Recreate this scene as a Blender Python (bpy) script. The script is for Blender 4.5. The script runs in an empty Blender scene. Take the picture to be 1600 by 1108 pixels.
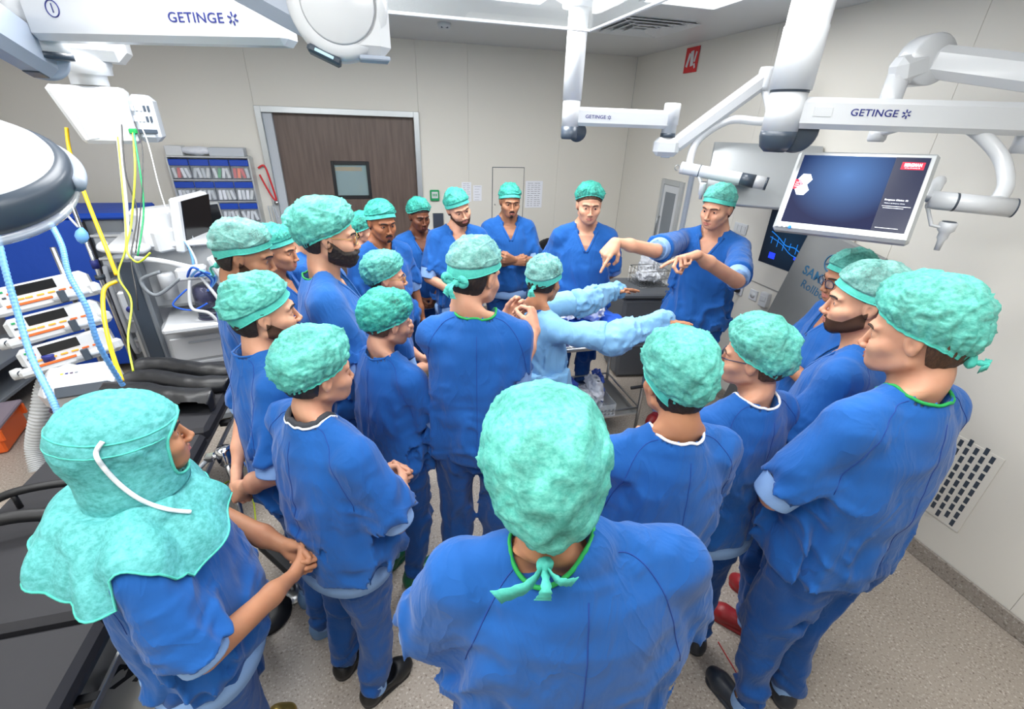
import bpy, bmesh, math, random
import numpy as np
from mathutils import Vector, Matrix
from mathutils.bvhtree import BVHTree
SC = bpy.context.scene
COL = SC.collection
R3 = np.array
PI = math.pi
# ---------------------------------------------------------------- camera, world, lights, exposure
CAM_H = 2.2
F_PX = 711.0
def _n(v):
    v = np.array(v, float); return v / np.linalg.norm(v)
_Z = _n((50, 1406, 711)); _Y = _n((-211, 352, -711)); _Y = _n(_Y - _Z * _Y.dot(_Z)); _X = np.cross(_Y, _Z)
ROT = np.array([_X, _Y, _Z])
cam_data = bpy.data.cameras.new('camera')
cam_data.sensor_fit = 'HORIZONTAL'; cam_data.sensor_width = 36.0
cam_data.lens = 36.0 * F_PX / 1600.0
cam_data.clip_start = 0.02; cam_data.clip_end = 60
cam = bpy.data.objects.new('camera', cam_data); COL.objects.link(cam)
M4 = Matrix([list(ROT[0]) + [0], list(ROT[1]) + [0], list(ROT[2]) + [CAM_H], [0, 0, 0, 1]])
cam.matrix_world = M4
SC.camera = cam
w = bpy.data.worlds.new('world'); SC.world = w; w.use_nodes = True
w.node_tree.nodes['Background'].inputs[0].default_value = (0.80, 0.88, 1.0, 1)
w.node_tree.nodes['Background'].inputs[1].default_value = 0.5
vs = SC.view_settings
vs.view_transform = 'Standard'; vs.look = 'None'; vs.gamma = 1.0; vs.use_curve_mapping = False
vs.exposure = 0.0
XL, XR, YF, YB, ZC = -3.45, 2.852, -1.6, 5.409, 2.908     # room extents
def area_light(name, loc, sx, sy, power, color=(.97, .985, 1), rot=(0, 0, 0)):
    L = bpy.data.lights.new(name, 'AREA'); L.shape = 'RECTANGLE'; L.size = sx; L.size_y = sy
    L.energy = power; L.color = color
    o = bpy.data.objects.new(name, L); o.location = loc; o.rotation_euler = rot; COL.objects.link(o); return o
LIGHTS = [(-.45, .35, 1.1, 1.1), (1.15, .35, .9, 1.1), (-.35, 2.0, 1.0, .6), (1.2, 1.75, .8, 1.0), (-2.3, 1.4, .6, 1.2), (1.9, 2.9, .5, .5),
          (-2.0, 2.9, .6, .9), (.79, 3.19, .6, .6), (-.9, 2.95, .6, .5), (-2.3, -.6, .6, 1.2)]
LIGHT_POWER = 24.0
LIGHT_K = [.85, .6, 1.5, .6, .75, 1.7, 1.1, 4.8, 5.6, 1.0]
for i, (lx, ly, sx, sy) in enumerate(LIGHTS):
    area_light('ceiling_lamp_light', (lx, ly, ZC - .03), sx * .95, sy * .95, LIGHT_POWER * sx * sy * LIGHT_K[i])

# ---------------------------------------------------------------- materials
def srgb(r, g, b):
    def c(v):
        v = v / 255.0
        return v / 12.92 if v <= .04045 else ((v + .055) / 1.055) ** 2.4
    return (c(r), c(g), c(b), 1)
class NT:
    def __init__(s, m): s.t = m.node_tree; s.n = s.t.nodes; s.l = s.t.links
    def new(s, ty, **k):
        x = s.n.new(ty)
        for a, v in k.items(): setattr(x, a, v)
        return x
    def link(s, a, b): s.l.new(a, b)
def mat(name, rgb, rough=.5, metal=0., spec=.5, noise=None, bump=None, alpha=1., trans=0., emis=None, sheen=0., coat=0., sss=0., scale_xyz=(1, 1, 1)):
    """noise=(scale, amount 0-1, rgb2); bump=(scale, strength, distance, detail)"""
    m = bpy.data.materials.new(name); m.use_nodes = True; T = NT(m); p = T.n['Principled BSDF']
    c = srgb(*rgb); p.inputs['Base Color'].default_value = c
    p.inputs['Roughness'].default_value = rough; p.inputs['Metallic'].default_value = metal
    p.inputs['Specular IOR Level'].default_value = spec
    if alpha < 1: p.inputs['Alpha'].default_value = alpha
    if trans: p.inputs['Transmission Weight'].default_value = trans
    if sheen: p.inputs['Sheen Weight'].default_value = sheen
    if coat: p.inputs['Coat Weight'].default_value = coat
    if sss:
        p.inputs['Subsurface Weight'].default_value = sss
        p.inputs['Subsurface Radius'].default_value = (1, .35, .2); p.inputs['Subsurface Scale'].default_value = .006
    if emis: p.inputs['Emission Color'].default_value = srgb(*emis[0]); p.inputs['Emission Strength'].default_value = emis[1]
    co = T.new('ShaderNodeTexCoord'); mp = T.new('ShaderNodeMapping'); mp.inputs['Scale'].default_value = scale_xyz
    T.link(co.outputs['Object'], mp.inputs[0])
    if noise:
        nz = T.new('ShaderNodeTexNoise'); nz.inputs['Scale'].default_value = noise[0]; nz.inputs['Detail'].default_value = 4
        T.link(mp.outputs[0], nz.inputs['Vector'])
        r = T.new('ShaderNodeValToRGB'); r.color_ramp.elements[0].position = .5 - .25; r.color_ramp.elements[1].position = .5 + .25
        r.color_ramp.elements[0].color = c
        c2 = srgb(*noise[2]); r.color_ramp.elements[1].color = tuple(c[i] * (1 - noise[1]) + c2[i] * noise[1] for i in range(3)) + (1,)
        T.link(nz.outputs[0], r.inputs[0]); T.link(r.outputs[0], p.inputs['Base Color'])
    if bump:
        nz2 = T.new('ShaderNodeTexNoise'); nz2.inputs['Scale'].default_value = bump[0]; nz2.inputs['Detail'].default_value = bump[3] if len(bump) > 3 else 3
        T.link(mp.outputs[0], nz2.inputs['Vector'])
        b = T.new('ShaderNodeBump'); b.inputs['Strength'].default_value = bump[1]; b.inputs['Distance'].default_value = bump[2]
        T.link(nz2.outputs[0], b.inputs['Height']); T.link(b.outputs[0], p.inputs['Normal'])
    return m
def cloth_mat(name, rgb, rgb2, crease=.5, rough=.8):
    """woven cotton: slight hue mottling, ridged crease bump and weave"""
    m = bpy.data.materials.new(name); m.use_nodes = True; T = NT(m); p = T.n['Principled BSDF']
    p.inputs['Roughness'].default_value = rough; p.inputs['Specular IOR Level'].default_value = .12
    p.inputs['Sheen Weight'].default_value = .15; p.inputs['Sheen Roughness'].default_value = .5
    co = T.new('ShaderNodeTexCoord')
    nz = T.new('ShaderNodeTexNoise'); nz.inputs['Scale'].default_value = 3.0; nz.inputs['Detail'].default_value = 5
    T.link(co.outputs['Object'], nz.inputs['Vector'])
    r = T.new('ShaderNodeValToRGB'); r.color_ramp.elements[0].position = .3; r.color_ramp.elements[1].position = .7
    r.color_ramp.elements[0].color = srgb(*rgb); r.color_ramp.elements[1].color = srgb(*rgb2)
    T.link(nz.outputs[0], r.inputs[0]); T.link(r.outputs[0], p.inputs['Base Color'])
    mp = T.new('ShaderNodeMapping'); mp.inputs['Scale'].default_value = (1, 1, .45); T.link(co.outputs['Object'], mp.inputs[0])
    n1 = T.new('ShaderNodeTexNoise'); n1.inputs['Scale'].default_value = 9; n1.inputs['Detail'].default_value = 3; n1.inputs['Distortion'].default_value = .8
    T.link(mp.outputs[0], n1.inputs['Vector'])
    a = T.new('ShaderNodeMath', operation='SUBTRACT'); a.inputs[1].default_value = .5; T.link(n1.outputs[0], a.inputs[0])
    ab = T.new('ShaderNodeMath', operation='ABSOLUTE'); T.link(a.outputs[0], ab.inputs[0])
    pw = T.new('ShaderNodeMath', operation='POWER'); pw.inputs[1].default_value = .8; T.link(ab.outputs[0], pw.inputs[0])
    n2 = T.new('ShaderNodeTexNoise'); n2.inputs['Scale'].default_value = 32; n2.inputs['Detail'].default_value = 3; T.link(mp.outputs[0], n2.inputs['Vector'])
    ml = T.new('ShaderNodeMath', operation='MULTIPLY'); ml.inputs[1].default_value = .16; T.link(n2.outputs[0], ml.inputs[0])
    ad = T.new('ShaderNodeMath', operation='ADD'); T.link(pw.outputs[0], ad.inputs[0]); T.link(ml.outputs[0], ad.inputs[1])
    b = T.new('ShaderNodeBump'); b.inputs['Strength'].default_value = crease * .65; b.inputs['Distance'].default_value = .02; b.invert = True
    T.link(ad.outputs[0], b.inputs['Height']); T.link(b.outputs[0], p.inputs['Normal'])
    return m
def cap_mat(name, rgb, rgb2, alpha_lo, alpha_hi, sc=26):
    """thin non-woven fleece: mottled, partly see-through, crinkled"""
    m = bpy.data.materials.new(name); m.use_nodes = True; T = NT(m); p = T.n['Principled BSDF']
    p.inputs['Roughness'].default_value = .62; p.inputs['Specular IOR Level'].default_value = .35
    co = T.new('ShaderNodeTexCoord')
    mp = T.new('ShaderNodeMapping'); mp.inputs['Scale'].default_value = (1, 1, 1.6); T.link(co.outputs['Object'], mp.inputs[0])
    nz = T.new('ShaderNodeTexNoise'); nz.inputs['Scale'].default_value = sc * 3; nz.inputs['Detail'].default_value = 5; nz.inputs['Roughness'].default_value = .7
    T.link(mp.outputs[0], nz.inputs['Vector'])
    r = T.new('ShaderNodeValToRGB'); r.color_ramp.elements[0].position = .38; r.color_ramp.elements[1].position = .62
    r.color_ramp.elements[0].color = srgb(*rgb); r.color_ramp.elements[1].color = srgb(*rgb2)
    T.link(nz.outputs[0], r.inputs[0]); T.link(r.outputs[0], p.inputs['Base Color'])
    n3 = T.new('ShaderNodeTexNoise'); n3.inputs['Scale'].default_value = sc * .4; n3.inputs['Detail'].default_value = 6; n3.inputs['Roughness'].default_value = .7
    T.link(co.outputs['Object'], n3.inputs['Vector'])
    mr = T.new('ShaderNodeMapRange'); mr.inputs[1].default_value = .38; mr.inputs[2].default_value = .62
    mr.inputs[3].default_value = alpha_lo; mr.inputs[4].default_value = alpha_hi
    T.link(n3.outputs[0], mr.inputs[0]); T.link(mr.outputs[0], p.inputs['Alpha'])
    # crinkles: thin ridges
    n1 = T.new('ShaderNodeTexNoise'); n1.inputs['Scale'].default_value = sc * .7; n1.inputs['Detail'].default_value = 2; n1.inputs['Distortion'].default_value = 1.2
    T.link(co.outputs['Object'], n1.inputs['Vector'])
    a = T.new('ShaderNodeMath', operation='SUBTRACT'); a.inputs[1].default_value = .5; T.link(n1.outputs[0], a.inputs[0])
    ab = T.new('ShaderNodeMath', operation='ABSOLUTE'); T.link(a.outputs[0], ab.inputs[0])
    pw = T.new('ShaderNodeMath', operation='POWER'); pw.inputs[1].default_value = .5; T.link(ab.outputs[0], pw.inputs[0])
    b = T.new('ShaderNodeBump'); b.inputs['Strength'].default_value = .28; b.inputs['Distance'].default_value = .004; b.invert = True
    T.link(pw.outputs[0], b.inputs['Height']); T.link(b.outputs[0], p.inputs['Normal'])
    return m
MT = {}
MT['scrub'] = cloth_mat('scrub_cotton', (28, 84, 154), (36, 94, 168), 1.0)
MT['scrub2'] = cloth_mat('scrub_cotton_b', (36, 92, 162), (44, 102, 176), 1.0)
MT['scrub3'] = cloth_mat('scrub_cotton_c', (24, 74, 146), (30, 84, 158), 1.0)
MT['pants'] = cloth_mat('trouser_cotton', (26, 74, 140), (34, 84, 154), 1.0)
MT['gown'] = cloth_mat('gown_nonwoven', (112, 164, 206), (134, 184, 222), 1.0, .6)
MT['rib'] = mat('ribbed_knit', (142, 178, 226), .85, spec=.2, bump=(260, .3, .002))
MT['cap'] = cap_mat('cap_fleece', (78, 172, 158), (114, 204, 190), .55, .97)
MT['cap_dark'] = cap_mat('cap_fleece_deep', (44, 160, 144), (80, 192, 174), .52, .96)
MT['cap_grey'] = cap_mat('cap_fleece_pale', (104, 172, 164), (148, 206, 198), .42, .84)
MT['cap_band'] = mat('cap_band_fleece', (70, 180, 164), .65, spec=.3, noise=(120, .6, (100, 204, 190)), bump=(60, .3, .003))
MT['hood'] = cap_mat('hood_fleece', (72, 160, 156), (104, 192, 194), .86, 1.0, 22)
def skin(name, rgb, rgb2):
    return mat(name, rgb, .5, spec=.35, noise=(14, .8, rgb2), bump=(180, .12, .001), sss=.12)
MT['skin_fair'] = skin('skin_fair', (208, 158, 130), (190, 132, 106))
MT['skin_mid'] = skin('skin_mid', (190, 136, 102), (172, 116, 86))
MT['skin_olive'] = skin('skin_olive', (172, 122, 92), (154, 104, 78))
MT['skin_brown'] = skin('skin_brown', (150, 96, 64), (132, 80, 54))
MT['skin_dark'] = skin('skin_dark', (112, 68, 46), (96, 56, 40))
MT['lip'] = mat('lips', (180, 112, 98), .4, spec=.4)
MT['lip_dark'] = mat('lips_dark', (112, 60, 54), .4, spec=.4)
MT['hair'] = mat('dark_hair', (26, 20, 18), .55, spec=.4, noise=(60, 1, (48, 36, 30)), bump=(150, .8, .004, 2), scale_xyz=(3, 3, .6))
MT['hair_br'] = mat('brown_hair', (58, 38, 28), .55, spec=.4, noise=(60, 1, (92, 64, 46)), bump=(150, .8, .004, 2), scale_xyz=(3, 3, .6))
MT['hair_bl'] = mat('light_hair', (132, 100, 70), .55, spec=.4, noise=(60, 1, (160, 126, 92)), bump=(150, .8, .004, 2), scale_xyz=(3, 3, .6))
MT['stubble'] = mat('stubble', (44, 32, 28), .8, spec=.1, alpha=.68, bump=(260, .8, .003))
MT['eye'] = mat('eye_white', (232, 226, 220), .2, spec=.6)
MT['iris'] = mat('eye_iris', (40, 26, 20), .15, spec=.7)
MT['green'] = mat('green_trim', (20, 150, 72), .7)
MT['white_trim'] = mat('white_trim', (232, 234, 240), .7)
MT['seam'] = mat('seam_thread', (26, 62, 140), .85)
MT['black'] = mat('black_rubber', (22, 23, 26), .45)
MT['dgrey'] = mat('dark_grey_cotton', (56, 58, 64), .9, bump=(200, .3, .002))
MT['clog_green'] = mat('green_clog_foam', (14, 104, 72), .4)
MT['clog_red'] = mat('red_clog_foam', (150, 34, 38), .4)
MT['clog_black'] = mat('black_clog_foam', (40, 46, 56), .4)
MT['clog_blue'] = mat('pale_blue_clog_foam', (112, 150, 196), .4)
MT['clog_gold'] = mat('gold_clog', (176, 152, 84), .3, metal=.8)
MT['sock'] = mat('sock_knit', (214, 200, 186), .9)
MT['goldwire'] = mat('gold_wire', (200, 160, 90), .3, metal=1)
MT['blackwire'] = mat('black_frame', (34, 42, 70), .3)
MT['lens'] = mat('spectacle_lens', (235, 240, 245), .05, alpha=.15, spec=.8)
MT['glove'] = mat('pale_glove', (226, 222, 216), .5)

# ---------------------------------------------------------------- mesh helpers
def mesh_np(name, V, F, mats, smooth=True, fmat=None):
    V = np.asarray(V, np.float32); me = bpy.data.meshes.new(name)
    if isinstance(F, np.ndarray):
        nf, k = F.shape
        me.vertices.add(len(V)); me.vertices.foreach_set('co', V.ravel())
        me.loops.add(nf * k); me.loops.foreach_set('vertex_index', F.astype(np.int32).ravel())
        me.polygons.add(nf); me.polygons.foreach_set('loop_start', np.arange(0, nf * k, k, dtype=np.int32))
        me.polygons.foreach_set('loop_total', np.full(nf, k, np.int32))
    else:
        me.from_pydata([tuple(v) for v in V], [], F)
    if not isinstance(mats, (list, tuple)): mats = [mats]
    for m in mats: me.materials.append(m)
    n = len(me.polygons)
    if smooth: me.polygons.foreach_set('use_smooth', np.ones(n, bool))
    if fmat is not None: me.polygons.foreach_set('material_index', np.asarray(fmat, np.int32))
    me.update(calc_edges=True)
    if isinstance(F, np.ndarray): me.validate()
    return me
def tag(o, label=None, cat=None, group=None, kind=None):
    if label: o['label'] = label
    if cat: o['category'] = cat
    if group: o['group'] = group
    if kind: o['kind'] = kind
    return o
def obj(name, me, parent=None, loc=None, mw=None):
    o = bpy.data.objects.new(name, me); COL.objects.link(o)
    if parent: o.parent = parent
    if loc is not None: o.location = loc
    if mw is not None: o.matrix_local = mw
    return o
def empty(name, loc, rz=0, label=None, cat=None, group=None):
    o = bpy.data.objects.new(name, None); COL.objects.link(o); o.location = loc; o.rotation_euler = (0, 0, rz)
    o.empty_display_size = .1
    return tag(o, label, cat, group)
# ---------------------------------------------------------------- implicit surfaces
rng0 = np.random.RandomState(7)
LAT = rng0.rand(32, 32, 32).astype(np.float32) * 2 - 1
def vnoise(x, y, z):
    xi = np.floor(x).astype(int); yi = np.floor(y).astype(int); zi = np.floor(z).astype(int)
    fx = (x - xi).astype(np.float32); fy = (y - yi).astype(np.float32); fz = (z - zi).astype(np.float32)
    fx = fx * fx * (3 - 2 * fx); fy = fy * fy * (3 - 2 * fy); fz = fz * fz * (3 - 2 * fz)
    xi &= 31; yi &= 31; zi &= 31; x1 = (xi + 1) & 31; y1 = (yi + 1) & 31; z1 = (zi + 1) & 31
    a = LAT[xi, yi, zi] * (1 - fx) + LAT[x1, yi, zi] * fx; b = LAT[xi, y1, zi] * (1 - fx) + LAT[x1, y1, zi] * fx
    c = LAT[xi, yi, z1] * (1 - fx) + LAT[x1, yi, z1] * fx; d = LAT[xi, y1, z1] * (1 - fx) + LAT[x1, y1, z1] * fx
    return (a * (1 - fy) + b * fy) * (1 - fz) + (c * (1 - fy) + d * fy) * fz
def nets(xs, ys, zs, F):
    nx, ny, nz = F.shape
    S = F < 0
    c8 = [(0,0,0),(1,0,0),(0,1,0),(1,1,0),(0,0,1),(1,0,1),(0,1,1),(1,1,1)]
    cnt = np.zeros((nx-1, ny-1, nz-1), np.int8)
    for a, b, c in c8: cnt += S[a:nx-1+a, b:ny-1+b, c:nz-1+c]
    I, J, K = np.nonzero((cnt > 0) & (cnt < 8)); N = len(I)
    idx = np.full((nx-1, ny-1, nz-1), -1, np.int32); idx[I, J, K] = np.arange(N)
    val = np.stack([F[I+a, J+b, K+c] for a, b, c in c8], 1); XX = [xs[I], xs[I+1]]; YY = [ys[J], ys[J+1]]; ZZ = [zs[K], zs[K+1]]
    P = np.zeros((N, 3)); C = np.zeros(N)
    for e0 in range(8):
        for ax, bit in ((0, 1), (1, 2), (2, 4)):
            if e0 & bit: continue
            e1 = e0 | bit; v0 = val[:, e0]; v1 = val[:, e1]; m = (v0 < 0) != (v1 < 0)
            t = np.where(m, v0 / np.where(m, v0 - v1, 1), 0)
            q0 = c8[e0]
            p = [XX[q0[0]], YY[q0[1]], ZZ[q0[2]]]; hi = [XX, YY, ZZ][ax][1]; lo = [XX, YY, ZZ][ax][0]
            p[ax] = lo + t * (hi - lo)
            for k in range(3): P[:, k] += np.where(m, p[k], 0)
            C += m
    P /= C[:, None]
    Q = []
    for ax in range(3):
        s = [slice(None)] * 3; s2 = [slice(None)] * 3; s[ax] = slice(0, -1); s2[ax] = slice(1, None)
        A = S[tuple(s)]; B = S[tuple(s2)]; D = A != B
        i, j, k = np.nonzero(D)
        o1, o2 = [(1, 2), (2, 0), (0, 1)][ax]
        ijk = [i, j, k]; lim = [nx-1, ny-1, nz-1]
        ok = (ijk[o1] > 0) & (ijk[o2] > 0) & (ijk[o1] < lim[o1]) & (ijk[o2] < lim[o2])
        ijk = [q[ok] for q in ijk]; a = A[tuple(ijk)] if len(ijk[0]) else np.zeros(0, bool)
        def cell(d1, d2):
            q = [ijk[0].copy(), ijk[1].copy(), ijk[2].copy()]; q[o1] -= d1; q[o2] -= d2; return idx[q[0], q[1], q[2]]
        q = np.stack([cell(1, 1), cell(0, 1), cell(0, 0), cell(1, 0)], 1)
        q = np.where(a[:, None], q, q[:, ::-1]); Q.append(q)
    return P, np.concatenate(Q)
class Fld:
    def __init__(s, xs, ys, zs):
        s.xs, s.ys, s.zs = [np.asarray(v, np.float32) for v in (xs, ys, zs)]
        s.X, s.Y, s.Z = np.meshgrid(s.xs, s.ys, s.zs, indexing='ij')
        s.d = np.full(s.X.shape, 9., np.float32)
    @classmethod
    def box(c, lo, hi, st):
        return c(*[np.arange(lo[i], hi[i] + st, st) for i in range(3)])
    def cone(s, a, b, r0, r1, sx=1, sy=1):
        a = np.array(a, float); b = np.array(b, float); ab = b - a; L = ab.dot(ab) + 1e-9
        px, py, pz = s.X - a[0], s.Y - a[1], s.Z - a[2]
        h = np.clip((px * ab[0] + py * ab[1] + pz * ab[2]) / L, 0, 1)
        return np.sqrt(((px - h * ab[0]) / sx) ** 2 + ((py - h * ab[1]) / sy) ** 2 + (pz - h * ab[2]) ** 2) - (r0 + (r1 - r0) * h)
    def ell(s, c, r):
        x, y, z = (s.X - c[0]), (s.Y - c[1]), (s.Z - c[2])
        k0 = np.sqrt((x / r[0]) ** 2 + (y / r[1]) ** 2 + (z / r[2]) ** 2)
        k1 = np.sqrt((x / r[0] ** 2) ** 2 + (y / r[1] ** 2) ** 2 + (z / r[2] ** 2) ** 2) + 1e-9
        return k0 * (k0 - 1) / k1
    def prof(s, zt, at, bt, ct, e=2.0):
        """vertical loft of (super)ellipses"""
        zc = s.zs
        a = np.interp(zc, zt, at)[None, None]; b = np.interp(zc, zt, bt)[None, None]; c = np.interp(zc, zt, ct)[None, None]
        k = (np.abs(s.X / a) ** e + np.abs((s.Y - c) / b) ** e) ** (1 / e)
        d = (k - 1) * np.minimum(a, b)
        return np.maximum(d, np.maximum(zt[0] - s.Z, s.Z - zt[-1]))
    def add(s, d, k=.01):
        h = np.clip(.5 + .5 * (s.d - d) / k, 0, 1)
        s.d = (s.d * (1 - h) + d * h - k * h * (1 - h)).astype(np.float32)
    def sub(s, d, k=.005):
        e = -d; h = np.clip(.5 - .5 * (s.d - e) / k, 0, 1)
        s.d = (s.d * (1 - h) + e * h + k * h * (1 - h)).astype(np.float32)
    def mesh(s):
        return nets(s.xs, s.ys, s.zs, s.d)
# ---------------------------------------------------------------- people: prototype bodies in a 1.75 m frame, facing +Y
HC = R3([0, .03, 1.622])            # head centre (between the eyes' level and the ears)
def head_field(f, male, jawf=0):
    """head in its own frame added to field f whose axes are head coordinates"""
    jw = 1.0 if male else .9
    f.add(f.ell((0, -.014, .026), (.077, .097, .089)), .01)
    f.add(f.ell((0, .018, -.02), (.066, .066, .072)), .02)
    f.add(f.ell((0, .03, -.05), (.054 * jw, .056, .056)), .02)
    f.add(f.ell((0, .074, -.094), (.020 * jw, .016, .017)), .022)
    for s in (-1, 1):
        f.add(f.cone((s * .056 * jw, -.006, -.058), (s * .024 * jw, .064, -.096), .014, .011), .024)
        f.add(f.cone((s * .058, .046, -.024), (s * .044, .07, -.03), .014, .012), .022)
        f.add(f.cone((s * .012, .086, .021), (s * .05, .068, .02), .009 if male else .006, .006), .014)
        f.add(f.cone((s * .03, .072, -.045), (s * .02, .078, -.08), .012, .010), .02)
    f.sub(f.cone((0, .104, .003), (0, .098, .004), .004, .004), .012)
    for s in (-1, 1): f.sub(f.ell((s * .0315, .094, -.001), (.018, .013, .0115)), .010)
    # eyelids
    for s in (-1, 1):
        f.add(f.ell((s * .0315, .0685, -.001), (.0155, .0145, .0135)), .004)
        f.sub(f.ell((s * .0315, .087, -.0015), (.0130, .0080, .0056)), .003)
    # nose
    f.add(f.cone((0, .085, .008), (0, .105, -.033), .0062, .0085), .008)
    f.add(f.ell((0, .107, -.037), (.0105, .0105, .0095)), .006)
    for s in (-1, 1):
        f.add(f.ell((s * .0115, .099, -.0415), (.0072, .0105, .0075)), .005)
        f.sub(f.ell((s * .006, .105, -.0475), (.0035, .004, .004)), .003)
    # mouth
    f.add(f.ell((0, .075, -.068), (.034, .018, .023)), .014)
    for s in (-1, 1): f.add(f.cone((s * .042, .058, -.038), (s * .034, .058, -.078), .017, .015), .02)
    f.sub(f.cone((0, .099, -.052), (0, .1, -.059), .0022, .0022), .004)
    for s in (-1, 1):
        f.add(f.cone((0, .0955, -.0635), (s * .026, .080, -.0685), .0048, .0025), .004)
        f.add(f.cone((0, .0945, -.0745), (s * .023, .081, -.0700), .0062, .003), .004)
    f.sub(f.cone((-.022, .0895, -.0687), (.022, .0895, -.0687), .0012, .0012), .003) 
    f.sub(f.cone((-.012, .1010, -.069), (.012, .1010, -.069), .002, .002), .003)
    f.sub(f.cone((-.01, .097, -.0865), (.01, .097, -.0865), .004, .004), .008)
    # ears
    for s in (-1, 1):
        f.add(f.ell((s * .0775, -.012, -.006), (.0085, .0165, .029)), .008)
        f.add(f.ell((s * .082, -.017, .002), (.0065, .017, .023)), .004)
        f.sub(f.ell((s * .0895, -.010, -.004), (.0065, .0085, .017)), .004)
class Sub:
    pass
def grid_line(segs):
    out = [np.arange(a, b, st) for a, b, st in segs]; out.append([segs[-1][1]])
    return np.concatenate(out)
def proto_body(male):
    nw = 1.0 if male else .86
    xs = grid_line([(-.26, -.098, .02), (-.098, .098, .0028), (.098, .26, .02)])
    ys = grid_line([(-.19, -.14, .02), (-.14, .13, .0028), (.13, .2, .02)])
    zs = grid_line([(-1.62, -.26, .03), (-.26, -.125, .0085), (-.125, .125, .0028)])
    f = Fld(xs, ys, zs)
    H0 = Fld(xs, ys, zs[zs > -.2]); head_field(H0, male)
    f.d[:, :, zs > -.2] = H0.d
    f.add(f.cone((0, -.032, -.03), (0, -.05, -.17), .052 * nw, .056 * nw), .022)
    f.add(f.cone((0, .012, -.11), (0, -.012, -.165), .022, .02), .03)
    L = lambda p: tuple(np.array(p) - HC)
    f.add(f.cone(L((-.16, -.01, 1.40)), L((.16, -.01, 1.40)), .045, .045), .03)
    for s in (-1, 1): f.add(f.cone(L((s * .03, -.02, 1.5)), L((s * .15, -.01, 1.415)), .03, .032), .03)
    zt = R3([.84, .95, 1.08, 1.25, 1.36, 1.42]) - HC[2]
    f.add(f.prof(zt, [.155, .16, .14, .155, .15, .11], [.1, .105, .095, .105, .095, .07], R3([0, 0, 0, 0, -.005, -.015]) - HC[1]), .04)
    for s in (-1, 1):
        f.add(f.cone(L((s * .085, 0, .88)), L((s * .10, 0, .48)), .060, .042), .03)
        f.add(f.cone(L((s * .10, 0, .48)), L((s * .105, -.02, .08)), .040, .030), .03)
    V, Q = f.mesh()
    # material per face: lips
    C = V[Q].mean(1)
    lip = (np.abs(C[:, 0]) < .027) & (C[:, 1] > .078) & (C[:, 2] < -.0585 - np.abs(C[:, 0]) * .25) & (C[:, 2] > -.080 + np.abs(C[:, 0]) * .33)
    return V, Q, lip.astype(int)
def proto_part(male, kind):
    """hair / beard / brow shells that share the head's surface"""
    st = .0042 if kind in ('hair', 'hair_long') else .003
    if kind == 'brow': f = Fld.box((-.06, .05, .005), (.06, .105, .035), .0016)
    elif kind in ('beard', 'stubble', 'moustache'): f = Fld.box((-.09, -.04, -.13), (.09, .125, .0), st)
    else: f = Fld.box((-.1, -.14, -.13), (.1, .12, .14), st)
    head_field(f, male)
    X, Y, Z = f.X, f.Y, f.Z
    if kind == 'brow':
        arch = Z - (.0225 - 9 * (np.abs(X) - .03) ** 2)
        reg = np.maximum(np.abs(arch) - .0032, np.maximum(.012 - np.abs(X), np.abs(X) - .05))
        d = np.maximum(f.d - .0022, reg)
    elif kind in ('beard', 'stubble'):
        off = .011 if kind == 'beard' else .0018
        g = vnoise(X * 160 + 9, Y * 160, Z * 160) * (.0025 if kind == 'beard' else 0)
        top = Z + .030 + np.clip((.05 - Y), 0, .1) * -.42      # cheek line rises to the ears
        line = Z - np.where(Y > .05, -.046, -.046 + (.05 - Y) * .75)
        reg = np.maximum(line, -.012 - Y)
        lips = np.sqrt((X / .024) ** 2 + ((Y - .095) / .03) ** 2 + ((Z + .069) / .0105) ** 2) - 1
        reg = np.maximum(reg, -lips * .01)
        reg = np.maximum(reg, -(np.sqrt((X / .022) ** 2 + ((Y - .105) / .03) ** 2 + ((Z + .04) / .0105) ** 2) - 1) * .01)
        d = np.maximum(f.d - off + g + np.clip(line + .012, 0, .02) * .8, reg)
    elif kind == 'moustache':
        reg = np.maximum(np.abs(Z + .056 + X * X * 12) - .0045, np.abs(X) - .024)
        reg2 = np.sqrt((X / .014) ** 2 + ((Z + .096) / .012) ** 2) * .012 - .012
        d = np.maximum(f.d - .003, np.minimum(np.maximum(reg, .07 - Y), np.maximum(reg2, .06 - Y)))
    else:
        lo = (-.066 if male else -.056) if kind == 'hair' else -.11
        back = lo + np.clip(Y + .05, 0, .2) * .9
        side = np.where(Y > -.036, np.where(Y > .0, .018 + Y * .55, .022), back)
        reg = side - Z
        g = vnoise(X * 110 + 3, Y * 110, Z * 45) * .0028
        ff = f.ell((0, -.016, .012), (.078, .100, .103)) - .002
        neckf = f.cone((0, -.032, -.03), (0, -.05, -.17), .050, .052)
        base = np.minimum(np.minimum(f.d, ff), neckf)
        d = np.maximum(base - .004 + g, reg)
    f.d = d.astype(np.float32)
    V, Q = f.mesh()
    return V, Q
PROTO = {}
for g_ in (True, False):
    PROTO['body', g_] = proto_body(g_)
    for k_ in ('hair', 'brow'): PROTO[k_, g_] = proto_part(g_, k_)
for k_ in ('beard', 'stubble', 'moustache'): PROTO[k_, True] = proto_part(True, k_)

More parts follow.
